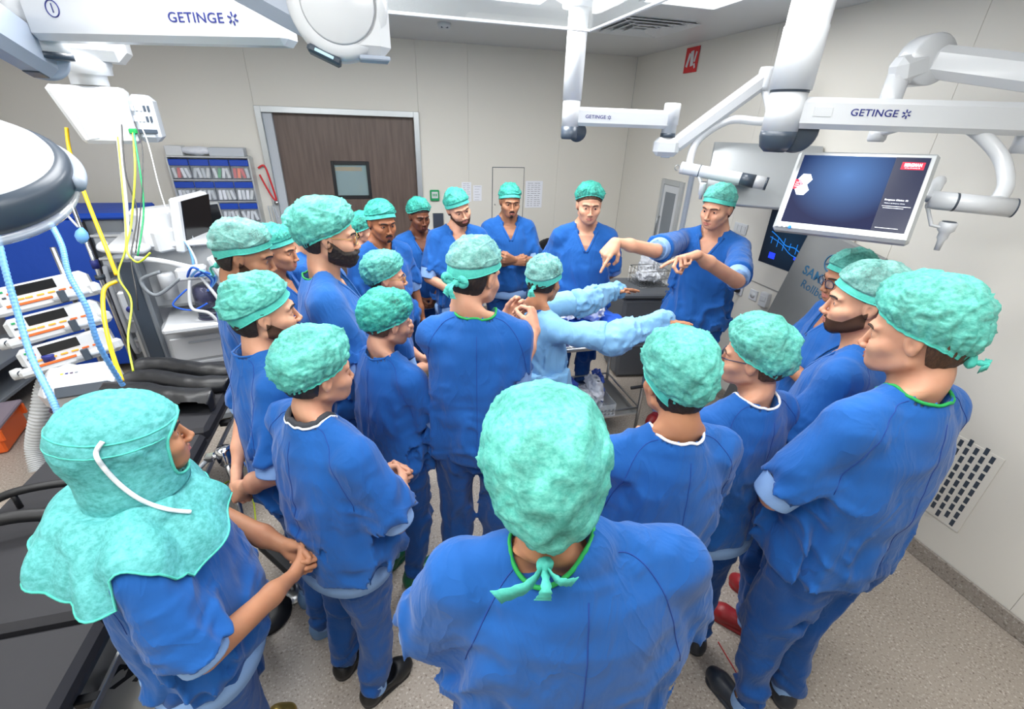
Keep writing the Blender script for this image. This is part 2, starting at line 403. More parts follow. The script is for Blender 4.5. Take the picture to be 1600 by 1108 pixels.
def hand_mesh(kind, L=.25, glove=False):
    """right forearm and hand: wrist at 0, forearm down -Z, fingers +Z, palm +Y, thumb at -X"""
    curl = {'relaxed': (25, 30, 20), 'fist': (80, 95, 60), 'flat': (6, 8, 5), 'point': (70, 80, 50), 'clasp': (55, 60, 30), 'pinch': (60, 45, 25), 'spread': (20, 28, 15)}[kind]
    f = Fld(np.arange(-.075, .07, .0034), np.arange(-.055, .095, .0034), np.concatenate([np.arange(-L - .05, -.05, .008), np.arange(-.05, .2, .0034)]))
    f.add(f.cone((0, 0, -L), (0, 0, -.10), .040, .034, 1.05, .95), .01)
    f.add(f.cone((0, 0, -.10), (0, 0, -.005), .034, .0225, 1.12, .9), .02)
    bases = [(-.031, .0, .088), (-.010, -.003, .093), (.011, -.002, .089), (.030, .003, .080)]
    ln = [(.043, .026, .021), (.047, .030, .022), (.043, .028, .021), (.034, .021, .019)]
    for b in bases:
        f.add(f.cone((b[0] * .5, 0, .0), b, .0165, .0118), .012)
    f.add(f.cone((-.018, .008, .015), (-.030, .012, .05), .016, .013), .012)
    f.add(f.cone((.018, .008, .015), (.026, .010, .05), .014, .012), .012)
    for i, b in enumerate(bases):
        cr = list(curl)
        if kind == 'point' and i == 0: cr = [8, 8, 5]
        if kind == 'point' and i == 1: cr = [48, 60, 40]
        if kind == 'spread': cr = [c * (1 + .25 * i) for c in cr]
        spread = (-.09, -.02, .05, .12)[i] * (2.0 if kind == 'spread' else 1.0 if kind in ('relaxed', 'flat') else .25)
        a = 0; p = R3(b); r = (.0092, .0096, .0092, .0080)[i]
        for j in range(3):
            a += math.radians(cr[j] * (1 + .05 * i))
            d = R3([math.sin(spread), math.cos(spread) * math.sin(a), math.cos(spread) * math.cos(a)])
            q = p + d * ln[i][j]
            f.add(f.cone(p, q, r, r - .0009), .0035 if j else .006); p = q; r -= .0008
    th = {'relaxed': [(-.6, .35, .7), (-.35, .35, .85), (-.1, .4, .9)], 'flat': [(-.8, .1, .6), (-.6, .1, .8), (-.5, .1, .85)], 'fist': [(-.45, .6, .65), (.1, .85, .5), (.75, .6, .25)],
          'point': [(-.5, .6, .6), (-.05, .75, .65), (.5, .6, .6)], 'clasp': [(-.5, .5, .7), (-.1, .5, .85), (.1, .4, .9)], 'pinch': [(-.4, .6, .7), (-.1, .6, .8), (0, .4, .9)], 'spread': [(-.8, .3, .5), (-.6, .35, .7), (-.4, .4, .8)]}[kind]
    p = R3([-.022, .008, .022]); r = .0125
    for j, d in enumerate(th):
        q = p + _n(d) * (.040, .031, .024)[j]
        f.add(f.cone(p, q, r, r - .0015), .008 if j == 0 else .004); p = q; r -= .0013
    return f.mesh()
HANDS = {}
def frame_from(z, y):
    z = _n(z); y = np.array(y, float); y = _n(y - z * y.dot(z)); x = np.cross(y, z)
    return np.stack([x, y, z], 1)
def rotm(yaw, pitch, roll):
    """degrees; yaw + turns to the person's left (counter-clockwise), pitch + looks down, roll + tips towards the person's right"""
    y, p, r = map(math.radians, (yaw, -pitch, roll))
    Rz = R3([[math.cos(y), -math.sin(y), 0], [math.sin(y), math.cos(y), 0], [0, 0, 1]])
    Rx = R3([[1, 0, 0], [0, math.cos(p), -math.sin(p)], [0, math.sin(p), math.cos(p)]])
    Ry = R3([[math.cos(r), 0, math.sin(r)], [0, 1, 0], [-math.sin(r), 0, math.cos(r)]])
    return Rz @ Rx @ Ry
def sstep(a, b, x):
    t = np.clip((x - a) / (b - a), 0, 1); return t * t * (3 - 2 * t)
def tube(pts, r, seg=8, closed=False, flat=1.0, up=None, cap=True):
    """swept tube through pts (r number or list)"""
    P = np.array(pts, float); n = len(P)
    rr = np.full(n, r, float) if np.isscalar(r) else np.array(r, float)
    T = np.roll(P, -1, 0) - np.roll(P, 1, 0)
    if not closed: T[0] = P[1] - P[0]; T[-1] = P[-1] - P[-2]
    T /= np.linalg.norm(T, axis=1)[:, None] + 1e-12
    N = np.zeros_like(P); u = np.array(up if up is not None else (0, 0, 1.0))
    if abs(T[0].dot(u)) > .95: u = np.array([1., 0, 0])
    N[0] = _n(u - T[0] * T[0].dot(u))
    for i in range(1, n):
        v = (np.array(up, float) if up is not None else N[i - 1]); v = v - T[i] * T[i].dot(v)
        N[i] = v / (np.linalg.norm(v) + 1e-12)
    B = np.cross(T, N)
    a = np.arange(seg) * 2 * PI / seg
    V = P[:, None] + rr[:, None, None] * (np.cos(a)[None, :, None] * N[:, None] * flat + np.sin(a)[None, :, None] * B[:, None])
    V = V.reshape(-1, 3); F = []
    m = n if closed else n - 1
    for i in range(m):
        for j in range(seg):
            F.append((i * seg + j, i * seg + (j + 1) % seg, ((i + 1) % n) * seg + (j + 1) % seg, ((i + 1) % n) * seg + j))
    if not closed and cap: F.append(tuple(range(seg - 1, -1, -1))); F.append(tuple((n - 1) * seg + j for j in range(seg)))
    return V, F
def spline(pts, n=8, closed=False):
    P = np.array(pts, float); out = []
    m = len(P)
    rng = range(m if closed else m - 1)
    for i in rng:
        p0 = P[(i - 1) % m] if closed or i > 0 else P[0]; p1 = P[i]; p2 = P[(i + 1) % m]
        p3 = P[(i + 2) % m] if closed or i + 2 < m else P[-1]
        for t in np.arange(n) / n:
            out.append(.5 * ((2 * p1) + (-p0 + p2) * t + (2 * p0 - 5 * p1 + 4 * p2 - p3) * t * t + (-p0 + 3 * p1 - 3 * p2 + p3) * t ** 3))
    if not closed: out.append(P[-1])
    return np.array(out)
class Acc:
    def __init__(s): s.V = []; s.F = []; s.M = []; s.n = 0
    def add(s, V, F, m=0):
        V = np.asarray(V, float)
        s.V.append(V); s.F += [tuple(int(i) + s.n for i in f) for f in F]; s.M += [m] * len(F); s.n += len(V); return s
    def mesh(s, name, mats, smooth=True): return mesh_np(name, np.concatenate(s.V), s.F, mats, smooth, s.M)

# ---- caps, in the head frame
def cap_mesh(kind, seed, p):
    rs = np.random.RandomState(seed); nph, nth = 136, 60
    ph = np.arange(nph) * 2 * PI / nph         # 0 = front (+Y), pi = back
    fr, sd, bk = p.get('edge', {'bouffant': (66, 98, 134), 'surgeon': (69, 91, 124), 'tall': (70, 100, 140)}[kind])
    c = np.cos(ph)
    the = np.where(c > 0, sd + (fr - sd) * c ** 1.3 if False else sd + (fr - sd) * np.abs(c) ** 1.2, sd + (bk - sd) * np.abs(c) ** 1.2)
    s = np.linspace(0, 1, nth)
    TH = np.radians(the)[:, None] * s[None]
    PH = np.repeat(ph[:, None], nth, 1)
    D = np.stack([np.sin(TH) * np.sin(PH), np.sin(TH) * np.cos(PH), np.cos(TH)], -1)
    C0 = R3([0, -.016, .022]); E = R3([.0815, .102, .098])
    r0 = 1 / np.sqrt((D ** 2 / E ** 2).sum(-1))
    S = np.repeat(s[None], nph, 0)
    puff = .62 * p.get('puff', {'bouffant': .028, 'surgeon': .010, 'tall': .020}[kind]); backp = .22 * p.get('back', {'bouffant': .03, 'surgeon': .014, 'tall': .02}[kind])
    b = .006 + puff * np.sin(np.clip(S * 1.02, 0, 1) ** 1.3 * PI) ** .8 + puff * .35 * (1 - S)
    b += backp * np.clip(-np.cos(PH), 0, 1) ** 1.5 * np.sin(S ** 1.2 * PI) ** .7
    b += p.get('top', {'bouffant': .020, 'surgeon': .014, 'tall': .028}[kind]) * np.clip(np.cos(TH), 0, 1) ** 1.5
    # ridged crinkles, and gathers running to the edge
    q = D * 3.0 + rs.rand(3) * 30
    wn = vnoise(q[..., 0] * 1.6, q[..., 1] * 1.6, q[..., 2] * 1.6)
    q2 = q * 2.1 + wn[..., None] * 1.5
    rid = 1 - 2 * np.abs(vnoise(q2[..., 0], q2[..., 1], q2[..., 2]))
    q3 = q * 5 + wn[..., None] * 2.5
    rid2 = 1 - 2 * np.abs(vnoise(q3[..., 0], q3[..., 1], q3[..., 2]))
    amp = p.get('amp', {'bouffant': .0036, 'surgeon': .0012, 'tall': .0016}[kind])
    b += amp * (rid - .4) * np.sin(np.clip(S, 0.02, 1) * PI) ** .5 + amp * .15 * (rid2 - .4) + .007 * wn
    for _ in range(16):
        nn_ = _n(rs.randn(3)); cc_ = rs.uniform(-.5, .6); b += p.get('crease', .0050) * np.exp(-((D @ nn_ - cc_ + .04 * wn) / .013) ** 2) * np.clip(D @ _n(rs.randn(3)) * 2 + .6, 0, 1) * np.sin(np.clip(S, 0.02, 1) * PI) ** .5
    ng = 26 if kind == 'bouffant' else 15
    gather = np.sin(PH * ng + 4 * vnoise(PH * 2.2 + seed, S * 0 + .5, S * 3))
    b += gather * (.0042 if kind == 'bouffant' else .0012) * sstep(.45, .95, S) * (1 - .3 * S)
    if kind != 'bouffant':        # flat band along the lower edge
        band = sstep(.80, .83, S); b = b * (1 - band) + (.0085 + .0012 * wn) * band
    else:
        hem = sstep(.93, .95, S); b = b * (1 - hem) + (.009 + gather * .003) * hem
    V = C0 + D * (r0 + b)[..., None]
    if kind != 'bouffant':
        pass
    V = V.reshape(-1, 3)
    F = []
    for i in range(nph):
        j = (i + 1) % nph
        for k in range(1, nth - 1): F.append((i * nth + k, i * nth + k + 1, j * nth + k + 1, j * nth + k))
        F.append((0, i * nth + 1, j * nth + 1))
    edge = V.reshape(nph, nth, 3)[:, -1]
    bandF = int(nth * .82)
    fm = []
    for i in range(nph):
        for k in range(1, nth - 1): fm.append(1 if (kind != 'bouffant' and k >= bandF) or (kind == 'bouffant' and k >= int(nth * .94)) else 0)
        fm.append(0)
    return V, F, fm, edge
def ribbon(pts, wid, up=(0, 0, 1), th=.001):
    P = np.array(pts); n = len(P); T = np.gradient(P, axis=0); V = []; F = []
    for i in range(n):
        t = _n(T[i]); u = np.array(up, float); sidev = np.cross(t, u); sidev = sidev / (np.linalg.norm(sidev) + 1e-9)
        nn = np.cross(sidev, t); wd = wid if np.isscalar(wid) else wid[i]
        for a, b in ((-1, -1), (1, -1), (1, 1), (-1, 1)): V.append(P[i] + sidev * a * wd / 2 + nn * b * th / 2)
    for i in range(n - 1):
        for j in range(4): F.append((i * 4 + j, i * 4 + (j + 1) % 4, i * 4 + 4 + (j + 1) % 4, i * 4 + 4 + j))
    F.append((0, 3, 2, 1)); F.append(tuple((n - 1) * 4 + j for j in range(4)))
    return V, F

SHOES = {}
def shoe_mesh(m, slip=False):
    key = (m, slip)
    if key in SHOES: return SHOES[key]
    f = Fld.box((-.07, -.12, -.012), (.07, .17, .13), .0055)
    f.add(f.cone((0, -.06, .045), (0, .075, .04), .038, .044, 1, 1), .02)
    f.add(f.cone((0, .075, .035), (.004, .11, .03), .044, .036), .02)
    f.add(f.cone((0, -.06, .03), (0, -.055, .08 if not slip else .05), .042, .038), .02)
    f.d = np.maximum(f.d, -f.Z)
    f.sub(f.cone((0, -.045, .075), (0, -.04, .2), .036, .04), .008)
    if slip: f.sub(f.cone((0, 0.02, .09), (0, -.04, .2), .045, .06), .01)
    f.add(np.maximum(np.maximum(f.cone((0, -.06, 0), (0, .09, 0), .042, .047), f.Z - .016), -f.Z), .004)
    V, Q = f.mesh(); SHOES[key] = mesh_np('clog', V, Q, MT[m]); return SHOES[key]

def person(label, px, py, zc, body_to, head_to=None, male=True, skin='skin_fair', cap='surgeon', capmat='cap', hair='hair', beard=None,
           arms='down', neck='round', trim=None, glasses=None, shoe='clog_black', build=1.0, scrub='scrub', seed=1, head_roll=0, head_pitch=None,
           ties=None, capp={}, hem_band=False, step=.011, feet=(0, 0), hair_on=True, custom=None, sleeves=True, seams=True, gown=False, lean=0, hands=None, head_lim=75, head_off=(0, 0, 0), under=None, cuffs=True, stance=None, belly=0, legs_extra=None, custom_px=None):
    """place a person so that the head centre projects to (px,py) at height zc"""
    rs = np.random.RandomState(seed)
    s = (zc - .03) / HC[2]
    P = pix_z(px, py, zc)
    b = R3(body_to[:2]) - P[:2]; ang = math.atan2(b[1], b[0]) - PI / 2       # body yaw
    cb, sb = math.cos(ang), math.sin(ang)
    off = R3([-sb, cb]) * HC[1] * s
    root = empty('person', (P[0] - off[0], P[1] - off[1], 0), ang, label, 'person')
    # head rotation relative to the body
    if head_to is None: hy = 0; hp = 8
    else:
        t = R3(head_to) - R3([P[0], P[1], zc]); hy = math.degrees(math.atan2(t[1], t[0]) - PI / 2 - ang); hy = (hy + 180) % 360 - 180
        hy = max(-head_lim, min(head_lim, hy)); hp = -math.degrees(math.atan2(t[2], math.hypot(t[0], t[1])))
    if head_pitch is not None: hp = head_pitch
    Rh = rotm(hy, hp, head_roll)
    sk = MT[skin]; lip = MT['lip_dark' if skin in ('skin_dark', 'skin_brown') else 'lip']; hm = MT[hair]
    def lean_f(V): return V
    def H2B(V):    # head frame -> body frame, metres
        return (V @ Rh.T + HC + R3(head_off)) * s
    # body skin
    V, Q, fm = PROTO['body', male]
    wgt = sstep(-.075, -.185, V[:, 2]); wgt = np.clip(wgt + sstep(.06, .14, np.abs(V[:, 0])) * (V[:, 2] < -.12), 0, 1)
    # rotate about the base of the skull, progressively
    piv = R3([0, -.03, -.05])
    Vh = V @ Rh.T + R3(head_off)
    VB = Vh * (1 - wgt[:, None]) + V * wgt[:, None]
    wd = 1 + (build - 1) * .5 * sstep(-.17, -.3, V[:, 2])
    VB = VB * np.stack([wd, wd, np.ones_like(wd)], 1) + HC
    acc = Acc(); VS = [VB * s]; QS = [Q]; FM = [fm]; n0 = len(VB)
    # arms
    A = dict(down=[(.245, -.01, 1.12), (.24, .08, .88)], clasp=[(.255, .055, 1.12), (.06, .235, 1.02)], clasphi=[(.255, .055, 1.14), (.06, .235, 1.08)], back=[(.25, -.09, 1.13), (.06, -.19, .97)],
             cross=[(.23, .085, 1.13), (-.015, .22, 1.17)], low=[(.25, .0, 1.12), (.07, .185, .93)])
    if custom_px:
        def toL(q): q = R3(q) - R3([root.location.x, root.location.y, 0]); return R3([cb * q[0] + sb * q[1], -sb * q[0] + cb * q[1], q[2]]) / s
        def dirL(q): q = ROT @ R3(q); return R3([cb * q[0] + sb * q[1], -sb * q[0] + cb * q[1], q[2]])
        custom = {}
        for k_, v_ in custom_px.items():
            if isinstance(v_, tuple) and len(v_[0]) == 3 and v_[0][0] > 5:
                t_ = [toL(pdepth(*v_[0])), toL(pdepth(*v_[1]))] + [dirL(q) for q in v_[2:]]; custom[k_] = t_
            else: custom[k_] = list(v_)
    pose = custom if custom else {sd: A[arms] for sd in ('r', 'l')}
    hk = hands or {'down': 'relaxed', 'clasp': 'clasp', 'clasphi': 'clasp', 'back': 'clasp', 'cross': 'fist', 'low': 'clasp'}.get(arms, 'relaxed')
    sleeves_def = []
    for sd, sg in (('r', 1), ('l', -1)):
        E, W = R3(pose[sd][0], ) * 1.0, R3(pose[sd][1]) * 1.0
        if not custom: E = E * R3([sg, 1, 1]); W = W * R3([sg, 1, 1])
        if not custom and arms == 'cross' and sd == 'l': W = W + R3([0, .035, .03])
        Sx = R3([sg * .175 * build, -.012, 1.395]); E[0] += 0 if custom_px else sg * .175 * (build - 1); W[1] += 0 if custom_px or arms == 'back' else (build - 1) * .15 + belly * .5
        sleeves_def.append((Sx, E, W, sg))
        acc2 = Fld.box(np.minimum(Sx, E) - .07, np.maximum(Sx, E) + .07, .012)
        acc2.add(acc2.cone(Sx, E, .036, .036), .01)
        v, q = acc2.mesh(); VS.append(v * s); QS.append(q + n0); FM.append(np.zeros(len(q), int)); n0 += len(v)
        fl = np.linalg.norm(W - E)
        kd = hk if isinstance(hk, str) else hk[sd]
        key = (kd, round(fl, 2))
        if key not in HANDS: HANDS[key] = hand_mesh(kd, round(fl, 2))
        v, q = HANDS[key]
        zdir = W - E
        pn = pose[sd][2] if len(pose[sd]) > 2 else {'down': (-sg, 0, 0), 'clasp': (-sg * .5, -.6, .3), 'clasphi': (-sg * .5, -.6, .3), 'back': (0, 1, 0), 'cross': (0, -1, 0), 'low': (-sg * .4, -.8, .3)}[arms]
        Fm = frame_from(zdir, pn)
        vv = v.copy()
        if len(pose[sd]) > 3:      # bent wrist: hand direction differs from the forearm's
            Hm = frame_from(pose[sd][3], pn); wq = sstep(-.03, .015, v[:, 2])[:, None]
            if sg < 0: vv[:, 0] *= -1; q = q[:, ::-1]
            vv = ((vv @ Fm.T) * (1 - wq) + (vv @ Hm.T) * wq) + W
        else:
            if sg < 0: vv[:, 0] *= -1; q = q[:, ::-1]
            vv = vv @ Fm.T + W
        VS.append(vv * s); QS.append(q + n0); FM.append(np.zeros(len(q), int)); n0 += len(vv)
    me = mesh_np('body', np.concatenate(VS), np.concatenate(QS), [sk, lip], True, np.concatenate(FM)); obj('body', me, root)
    # eyes
    for sg in (-1, 1):
        nu, nv = 16, 12; ev = []; ef = []; em = []
        for i in range(nv + 1):
            th = PI * i / nv
            for j in range(nu): a = 2 * PI * j / nu; ev.append((math.sin(th) * math.cos(a), math.cos(th), math.sin(th) * math.sin(a)))
        for i in range(nv):
            for j in range(nu): ef.append((i * nu + j, i * nu + (j + 1) % nu, (i + 1) * nu + (j + 1) % nu, (i + 1) * nu + j)); em.append(1 if i < 2 else 0)
        ev = np.array(ev) * .0128 + R3([sg * .0315, .0695, -.0012])
        obj('eye', mesh_np('eye', H2B(ev), ef, [MT['eye'], MT['iris']], True, em), root)
    v, q = PROTO['brow', male]; obj('eyebrow', mesh_np('eyebrow', H2B(v), q, hm), root)
    if hair_on: v, q = PROTO['hair', male]; obj('hair', mesh_np('hair', H2B(v), q, hm), root)
    if beard: v, q = PROTO[beard, True]; obj('beard' if beard != 'moustache' else 'moustache', mesh_np('beard', H2B(v), q, MT['stubble'] if beard == 'stubble' else hm), root)
    if cap != 'hood':
        v, fF, fm2, edge = cap_mesh(cap, seed, capp)
        co = obj('cap', mesh_np('cap', H2B(v), fF, [MT[capmat], MT['cap_band']], True, fm2), root)
        eb = [edge[i] for i in range(0, len(edge), 2)]
        v, fF = tube([e + R3([0, 0, .001]) for e in eb], .0022, 6, True); obj('edge_binding', mesh_np('edge_binding', H2B(v), fF, MT['cap_band']), co)
        if ties:
            kx, ky, kz = R3([0, -.112, -.036]) + R3(ties.get('at', (0, 0, 0)))
            a = Acc(); T_ = ties.get('k', 1.0)
            f = Fld.box((kx - .05, ky - .05, kz - .05), (kx + .05, ky + .05, kz + .05), .004)
            f.add(f.ell((kx, ky, kz), (.015 * T_, .012, .013 * T_)), .01); f.d += (vnoise(f.X * 180, f.Y * 180, f.Z * 90) * .003).astype(np.float32)
            v, q = f.mesh(); a.add(v, q)
            for (dx, dy, dz, wv) in ties.get('tails', ((-.035, -.012, -.05, .024), (.03, -.018, -.045, .022))):
                pts = spline([(kx, ky, kz), (kx + dx * .4, ky + dy - .012, kz + dz * .35), (kx + dx, ky + dy, kz + dz)], 8)
                n_ = len(pts); v, fF = ribbon(pts, [wv * (.35 + .9 * i / n_) + .003 * math.sin(i * 2.1) for i in range(n_)], (0, 1, .2), .0016); a.add(v, fF)
            for sg2 in (-1, 1) if ties.get('loops') else ():
                pts = spline([(kx, ky, kz), (kx + sg2 * .03, ky - .014, kz + .02), (kx + sg2 * .05, ky - .01, kz + .008), (kx + sg2 * .03, ky - .004, kz - .004), (kx, ky, kz)], 8)
                v, fF = ribbon(pts, [.01 + .016 * math.sin(PI * i / (len(pts) - 1)) for i in range(len(pts))], (0, 1, 0), .0016); a.add(v, fF)
            obj('cap_tie', mesh_np('cap_tie', H2B(np.concatenate(a.V)), a.F, MT['cap_band']), co)
    if glasses:
        a = Acc(); lens = Acc()
        for sg in (-1, 1):
            pts = []
            for k in range(20):
                t = 2 * PI * k / 20; cx_ = sg * .033 + .0235 * np.sign(math.cos(t)) * abs(math.cos(t)) ** .75; cz_ = -.004 + .0185 * np.sign(math.sin(t)) * abs(math.sin(t)) ** .75
                pts.append((cx_, .101 - (abs(cx_) - .02) * .22, cz_))
            v, fF = tube(pts, .0016 if glasses != 'blackwire' else .0024, 6, True); a.add(v, fF)
            lens.add(R3(pts), [tuple(range(20))])
            v, fF = tube([(sg * .056, .092, .004), (sg * .074, .06, .006), (sg * .081, -.005, .008), (sg * .082, -.02, -.006)], .0013 if glasses != 'blackwire' else .002, 6); a.add(v, fF)
        v, fF = tube([(-.0095, .1045, .002), (0, .107, .006), (.0095, .1045, .002)], .0016, 6); a.add(v, fF)
        go = obj('spectacles', mesh_np('spectacles', H2B(np.concatenate(a.V)), a.F, MT[glasses]), root)
        obj('lens', mesh_np('lens', H2B(np.concatenate(lens.V)), lens.F, MT['lens']), go)
    # ---- scrub top
    bw = build; hz0 = .865 if hem_band else .84
    lo = R3([-.40 * bw, -.30, .80]); hi = R3([.40 * bw, .34, 1.56])
    for Sx, E, W, sg in sleeves_def:
        lo = np.minimum(lo, E - .13); hi = np.maximum(hi, E + .13)
    f = Fld.box(lo, hi, step)
    bl = belly
    f.add(f.prof([hz0, hz0 + .03, .94, 1.05, 1.20, 1.33, 1.41, 1.45], R3([.165, .205, .212, .196, .200, .190, .150, .10]) * bw,
                 R3([.125, .158, .165, .150 + bl * .5, .147, .130, .098, .07]) * (.5 + bw * .5), [0, 0, 0.005 + bl * .3, 0.004 + bl * .3, .002, -.006, -.015, -.02], 2.2), .03)
    f.add(f.cone((-.15 * bw, -.015, 1.392), (.15 * bw, -.015, 1.392), .054, .054), .05)
    for sg in (-1, 1): f.add(f.cone((sg * .045, -.018, 1.485), (sg * .16 * bw, -.014, 1.405), .036, .056), .04)
    f.add(f.cone((0, -.042, 1.485), (0, -.035, 1.40), .062 if neck != 'v' else .05, .085), .045)
    ax = []
    for Sx, E, W, sg in sleeves_def:
        d = _n(E - Sx); end = Sx + (E - Sx) * .86
        c = f.cone(Sx, end, .061, .080); c = np.maximum(c, (f.X - end[0]) * d[0] + (f.Y - end[1]) * d[1] + (f.Z - end[2]) * d[2] + .01)
        f.add(c, .035); ax.append((end, d))
    # folds
    n1 = vnoise(f.X * 7 + seed * 3.1, f.Y * 7, f.Z * 3.2); n2 = vnoise(f.X * 15 + n1 * 1.3 + seed, f.Y * 15, f.Z * 6.5 + n1)
    n3 = vnoise(f.X * 10 + seed, f.Y * 10 + n2, f.Z * 22 + n1 * 2)
    low = np.clip((1.42 - f.Z) * 3.6, .3, 1.5)
    far = np.clip(np.abs(f.X) / (.17 * bw), .5, 1.3)
    f.d += ((n1 * .011 + (np.abs(n2) - .30) * .036 * far + (np.abs(n3) - .3) * .014 * far) * low).astype(np.float32)
    # neck opening
    hx_ = head_off[0] * .8; ring = f.cone((hx_, -.012, 1.40), (hx_, -.040, 1.60), .069, .071, 1.02, .98)
    cut = np.maximum(ring - (.006 if neck == 'v' else 0), (1.44 if neck != 'v' else 1.40) - f.Z)
    f.sub(cut, .006)
    if neck == 'v':
        wv = np.maximum((np.abs(f.X) - .52 * (f.Z - 1.315)) * .88, .045 - f.Y); f.sub(wv, .004)
    V, Q = f.mesh()
    top = obj('scrub_top', mesh_np('scrub_top', V * s, Q, MT[scrub if not gown else 'gown']), root)
    bvh = BVHTree.FromPolygons([Vector(v) for v in V], [tuple(map(int, q)) for q in Q])
    def hit(o_, d_):
        h = bvh.ray_cast(Vector(o_), Vector(d_).normalized()); return None if h[0] is None else R3(h[0])
    # neckline
    pts = []
    for k in range(40):
        t = 2 * PI * k / 40; x, y = hx_ + .0765 * math.sin(t), .0745 * math.cos(t) - .026
        if neck == 'v' and y > .0: continue
        h = hit((x, y, 1.7), (0, 0, -1))
        if h is not None: pts.append((t, h))
    zz = [p_[1][2] for p_ in pts]; nz_ = len(zz)
    if neck != 'v' and nz_ == 40:
        for i_ in range(nz_): pts[i_][1][2] = max(float(np.mean([zz[(i_ + k_) % nz_] for k_ in range(-4, 5)])), zz[i_] - .004)
    pts = [p_[1] + R3([0, 0, .001]) for p_ in sorted(pts, key=lambda q: (q[0] if neck != 'v' else q[0]))]
    if neck == 'v':
        vp = []
        for k in range(9):
            z = 1.455 - (1.455 - 1.317) * k / 8; x = .52 * (z - 1.315) + .006
            vp.append((x, z))
        rp = [hit((x, .5, z), (0, -1, 0)) for x, z in vp]; lp = [hit((-x, .5, z), (0, -1, 0)) for x, z in vp[::-1]]
        band = [q for q in lp if q is not None] + []; band2 = [q for q in rp if q is not None]
        for bb in (band, band2):
            if len(bb) > 2: v, fF = ribbon(np.array(bb) + R3([0, .001, 0]), .016, (0, 1, .3), .004); obj('neck_band', mesh_np('neck_band', R3(v) * s, fF, MT[scrub]), top)
        if trim and len(pts) > 3: v, fF = tube(pts, .0042, 8); obj('neck_trim', mesh_np('neck_trim', v * s, fF, MT[trim]), top)
    elif len(pts) > 10:
        v, fF = tube(spline(pts, 3, True), .0045 if trim else .004, 8, True); obj('neck_trim', mesh_np('neck_trim', v * s, fF, MT[trim or scrub]), top)
    if under and len(pts) > 10:
        v, fF = tube([p_ * R3([.88, .88, 1]) + R3([0, -.004, .006]) for p_ in pts], .010, 8, True); obj('undershirt_collar', mesh_np('undershirt_collar', v * s, fF, MT[under]), root)
    def surf_line(P0, P1, n, outward, name='seam', r=.0013):
        L = []
        for k in range(n + 1):
            q = R3(P0) + (R3(P1) - R3(P0)) * k / n; h = hit(q + R3(outward) * .5, -R3(outward))
            if h is not None: L.append(h + R3(outward) * .0003)
        if len(L) > 3: v, fF = tube(L, r, 5); obj(name, mesh_np(name, v * s, fF, MT['seam']), top)
    if seams:
        surf_line((.008, 0, 1.44), (.012, 0, .87), 40, (0, -1, 0))
        for sg in (-1, 1):
            L = []
            for k in range(26):
                t = k / 25; q = R3([sg * (.075 + .125 * t ** .8), -.02 - .02 * t, 1.46 - .24 * t * t]); q0 = R3([q[0] * .7, 0, 1.2])
                dv = _n(R3([sg * .35 * t, -1, .75 * (1 - t)])); h = hit(q + dv * .4, -dv)
                if h is not None: L.append(h + dv * .0004)
            if len(L) > 3: v, fF = tube(L, .0012, 5); obj('seam', mesh_np('seam', v * s, fF, MT['seam']), top)
    # cuffs
    for (Sx, E, W, sg), (end, d) in zip(sleeves_def, ax):
        if gown:
            continue
        a0 = end - d * .03; mid = end + d * .01; a2 = end + d * .045
        if not cuffs: a2 = end + d * .02
        pts = spline([a0, mid, a2], 5); rr = np.interp(np.arange(len(pts)), [0, 3, len(pts) - 1], [.068, .064, .058])
        v, fF = tube(pts, rr, 22, cap=False); v2, f2 = tube(pts[::-1], rr[::-1] - .006, 22, cap=False)
        a = Acc().add(v, fF).add(v2, f2)
        a.F.append(tuple(0 for _ in ()) or tuple()) if False else None
        nn = len(pts)
        a.F += [((nn - 1) * 22 + j, (nn - 1) * 22 + (j + 1) % 22, nn * 22 + (j + 1) % 22, nn * 22 + j) for j in range(22)]; a.M += [0] * 22
        obj('cuff', mesh_np('cuff', np.concatenate(a.V) * s, a.F, MT['rib' if cuffs else scrub]), top)
    if gown:
        for Sx, E, W, sg in sleeves_def:
            f = Fld.box(np.minimum(E, W) - .14, np.maximum(E, W) + .14, .010); dw_ = _n(W - E)
            f.add(f.cone(E, W + dw_ * .05, .084, .056), .02); f.add(f.cone(E - R3([0, 0, .02]), (E + W) / 2 - R3([0, 0, .025]), .07, .05), .05)
            n1 = vnoise(f.X * 9 + 4, f.Y * 9, f.Z * 9); n2 = vnoise(f.X * 20 + n1, f.Y * 20, f.Z * 20); n3 = vnoise(f.X * 34 + n2 * 2, f.Y * 34, f.Z * 34)
            f.d += (n1 * .014 + (np.abs(n2) - .3) * .026 + (np.abs(n3) - .3) * .012).astype(np.float32)
            v, q = f.mesh(); obj('gown_sleeve', mesh_np('gown_sleeve', v * s, q, MT['gown']), top)
        f = Fld.box((-.36, -.30, .32), (.36, .34, 1.2), .012)
        f.add(f.prof([.36, .6, .9, 1.15], [.30, .28, .26, .22], [.25, .23, .20, .16], [.01, .01, .01, .0], 2.2), .02)
        n1 = vnoise(f.X * 8 + 4, f.Y * 8, f.Z * 2.5); n2 = vnoise(f.X * 17 + n1, f.Y * 17, f.Z * 5)
        f.d += (n1 * .014 + (np.abs(n2) - .3) * .03).astype(np.float32)
        v, q = f.mesh(); obj('gown_skirt', mesh_np('gown_skirt', v * s, q, MT['gown']), top)
